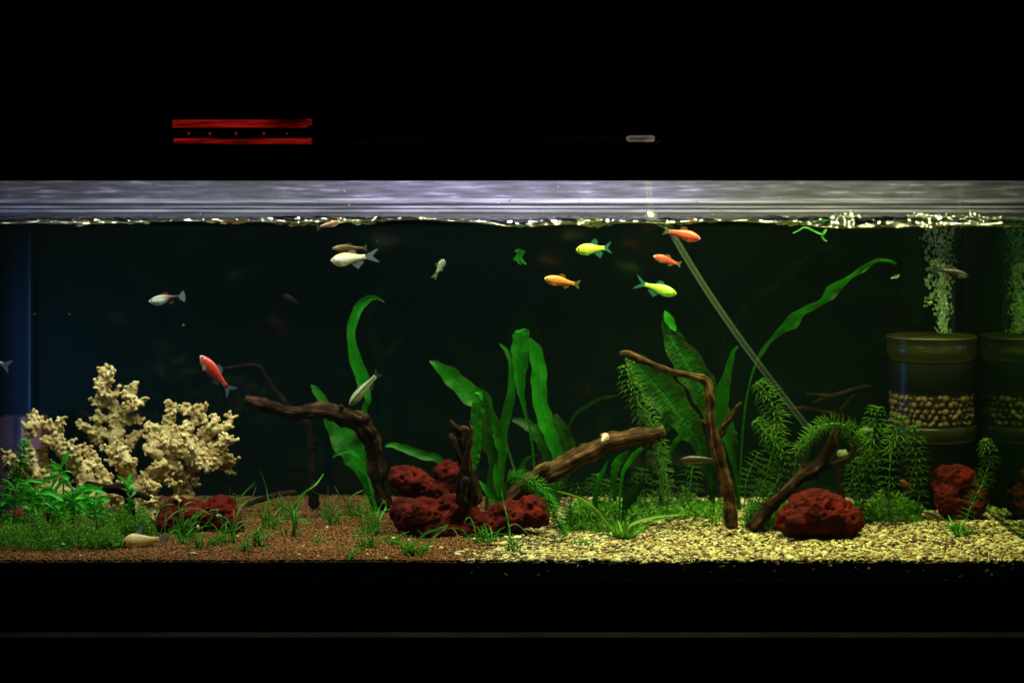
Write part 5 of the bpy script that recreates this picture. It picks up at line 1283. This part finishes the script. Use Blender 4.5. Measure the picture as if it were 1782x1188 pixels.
# ------------------------------------------------------------------ things lying on the hood
def zt(py): return CZ + (330 - py) * K(0.0)
HT = 0.5047
rb = thing('red_lamp_case', (P(420, 0, 0).x, .012, HT), 'glowing red plastic lamp case lying on the aquarium hood', 'red lamp')
def slab(name, x0, x1, y0, y1, m, par, ya=.0, yb=.02):
    mb = MB(); mb.box((P(x0, 0, 0).x, ya, zt(y1)), (P(x1, 0, 0).x, yb, zt(y0))); return bevel(mb.build(name, m, par), .0006)
slab('core', 302, 534, 221, 241, M['black'], rb, .002, .02)
slab('upper_lens', 300, 533, 208.5, 222, M['red_lens'], rb)
slab('lower_lens', 302, 536, 241, 250.2, M['red_lens'], rb)
slab('corner_lens', 533.5, 540, 207, 217, M['red_lens'], rb); slab('corner_lens', 536.5, 540, 240, 250, M['red_lens'], rb)
for x in (328, 365, 410, 459, 499):
    q = Vector((P(x, 0, 0).x, .0015, zt(232.5)))
    o = obj('red_led', [q + Vector(a) * (.0014 if x != 499 else .001) for a in EV], EF, M['red_led'], rb)
tb = thing('glass_tube', (P(1112, 0, 0).x, .01, HT), 'small faintly shining glass tube lying on the hood right of its middle', 'glass tube')
sp = [P(x, 241.5, 0.01) for x in (1090, 1094, 1110, 1130, 1136, 1139)]; v, f, uv = tube(sp, [a * K(0) for a in (3, 5.5, 5.5, 6, 5.5, 4)], 12); obj('tube', v, f, M['tubeglow'], tb)
sp = [P(x, y, 0.01) for x, y in ((1143, 250), (1150, 246), (1156, 241))]; v, f, uv = tube(sp, [a * K(0) for a in (2, 3, 1.5)], 8); obj('end_clip', v, f, M['crumple'], tb)
sh = thing('crumpled_film', (P(660, 0, 0).x, .01, HT), 'dim crumpled clear film lying on the hood between lamp case and glass tube', 'plastic film')
v, f = [], []
nxx, nyy = 40, 8
for j in range(nyy + 1):
    for i in range(nxx + 1):
        u = i / nxx; w = j / nyy; top = 250 - 14 * min(1, u * 1.3) * (1 if u < .92 else (1 - u) * 12)
        py = 253 + (top - 253) * w; q = P(580 + 172 * u, py, .01); q.y += .004 * noise.noise(Vector((u * 14, w * 4, 1))); v.append(q)
for j in range(nyy):
    for i in range(nxx): a = j * (nxx + 1) + i; f.append((a, a + 1, a + nxx + 2, a + nxx + 1))
obj('film', v, f, M['crumple'], sh)
s2 = thing('thin_stick', (P(960, 0, 0).x, .01, HT), 'thin dim stick lying on the hood left of the glass tube', 'stick')
sp = [P(x, y, 0.01) for x, y in ((938, 243), (960, 241.5), (990, 241), (1040, 240.5), (1080, 242))]; v, f, uv = tube(sp, [a * K(0) for a in (1, 2.5, 2.5, 3, 1.5)], 8); obj('stick', v, f, M['crumple'], s2)

# splashed drops and dust on the rear strip
bl = []
for _ in range(150):
    px = R.uniform(20, 1780); py = 316 + 60 * R.random() ** 1.3
    q = P(px, py, .442); q.y = YB + .0112 if py < 344 else .427
    bl.append((q, R.choice([.5, .7, .8, 1.0, 1.6]) * K(.44)))
bubbles('splash_drops', 'dried drops and spray on the pale rear strip above the water', bl, M['foam'])
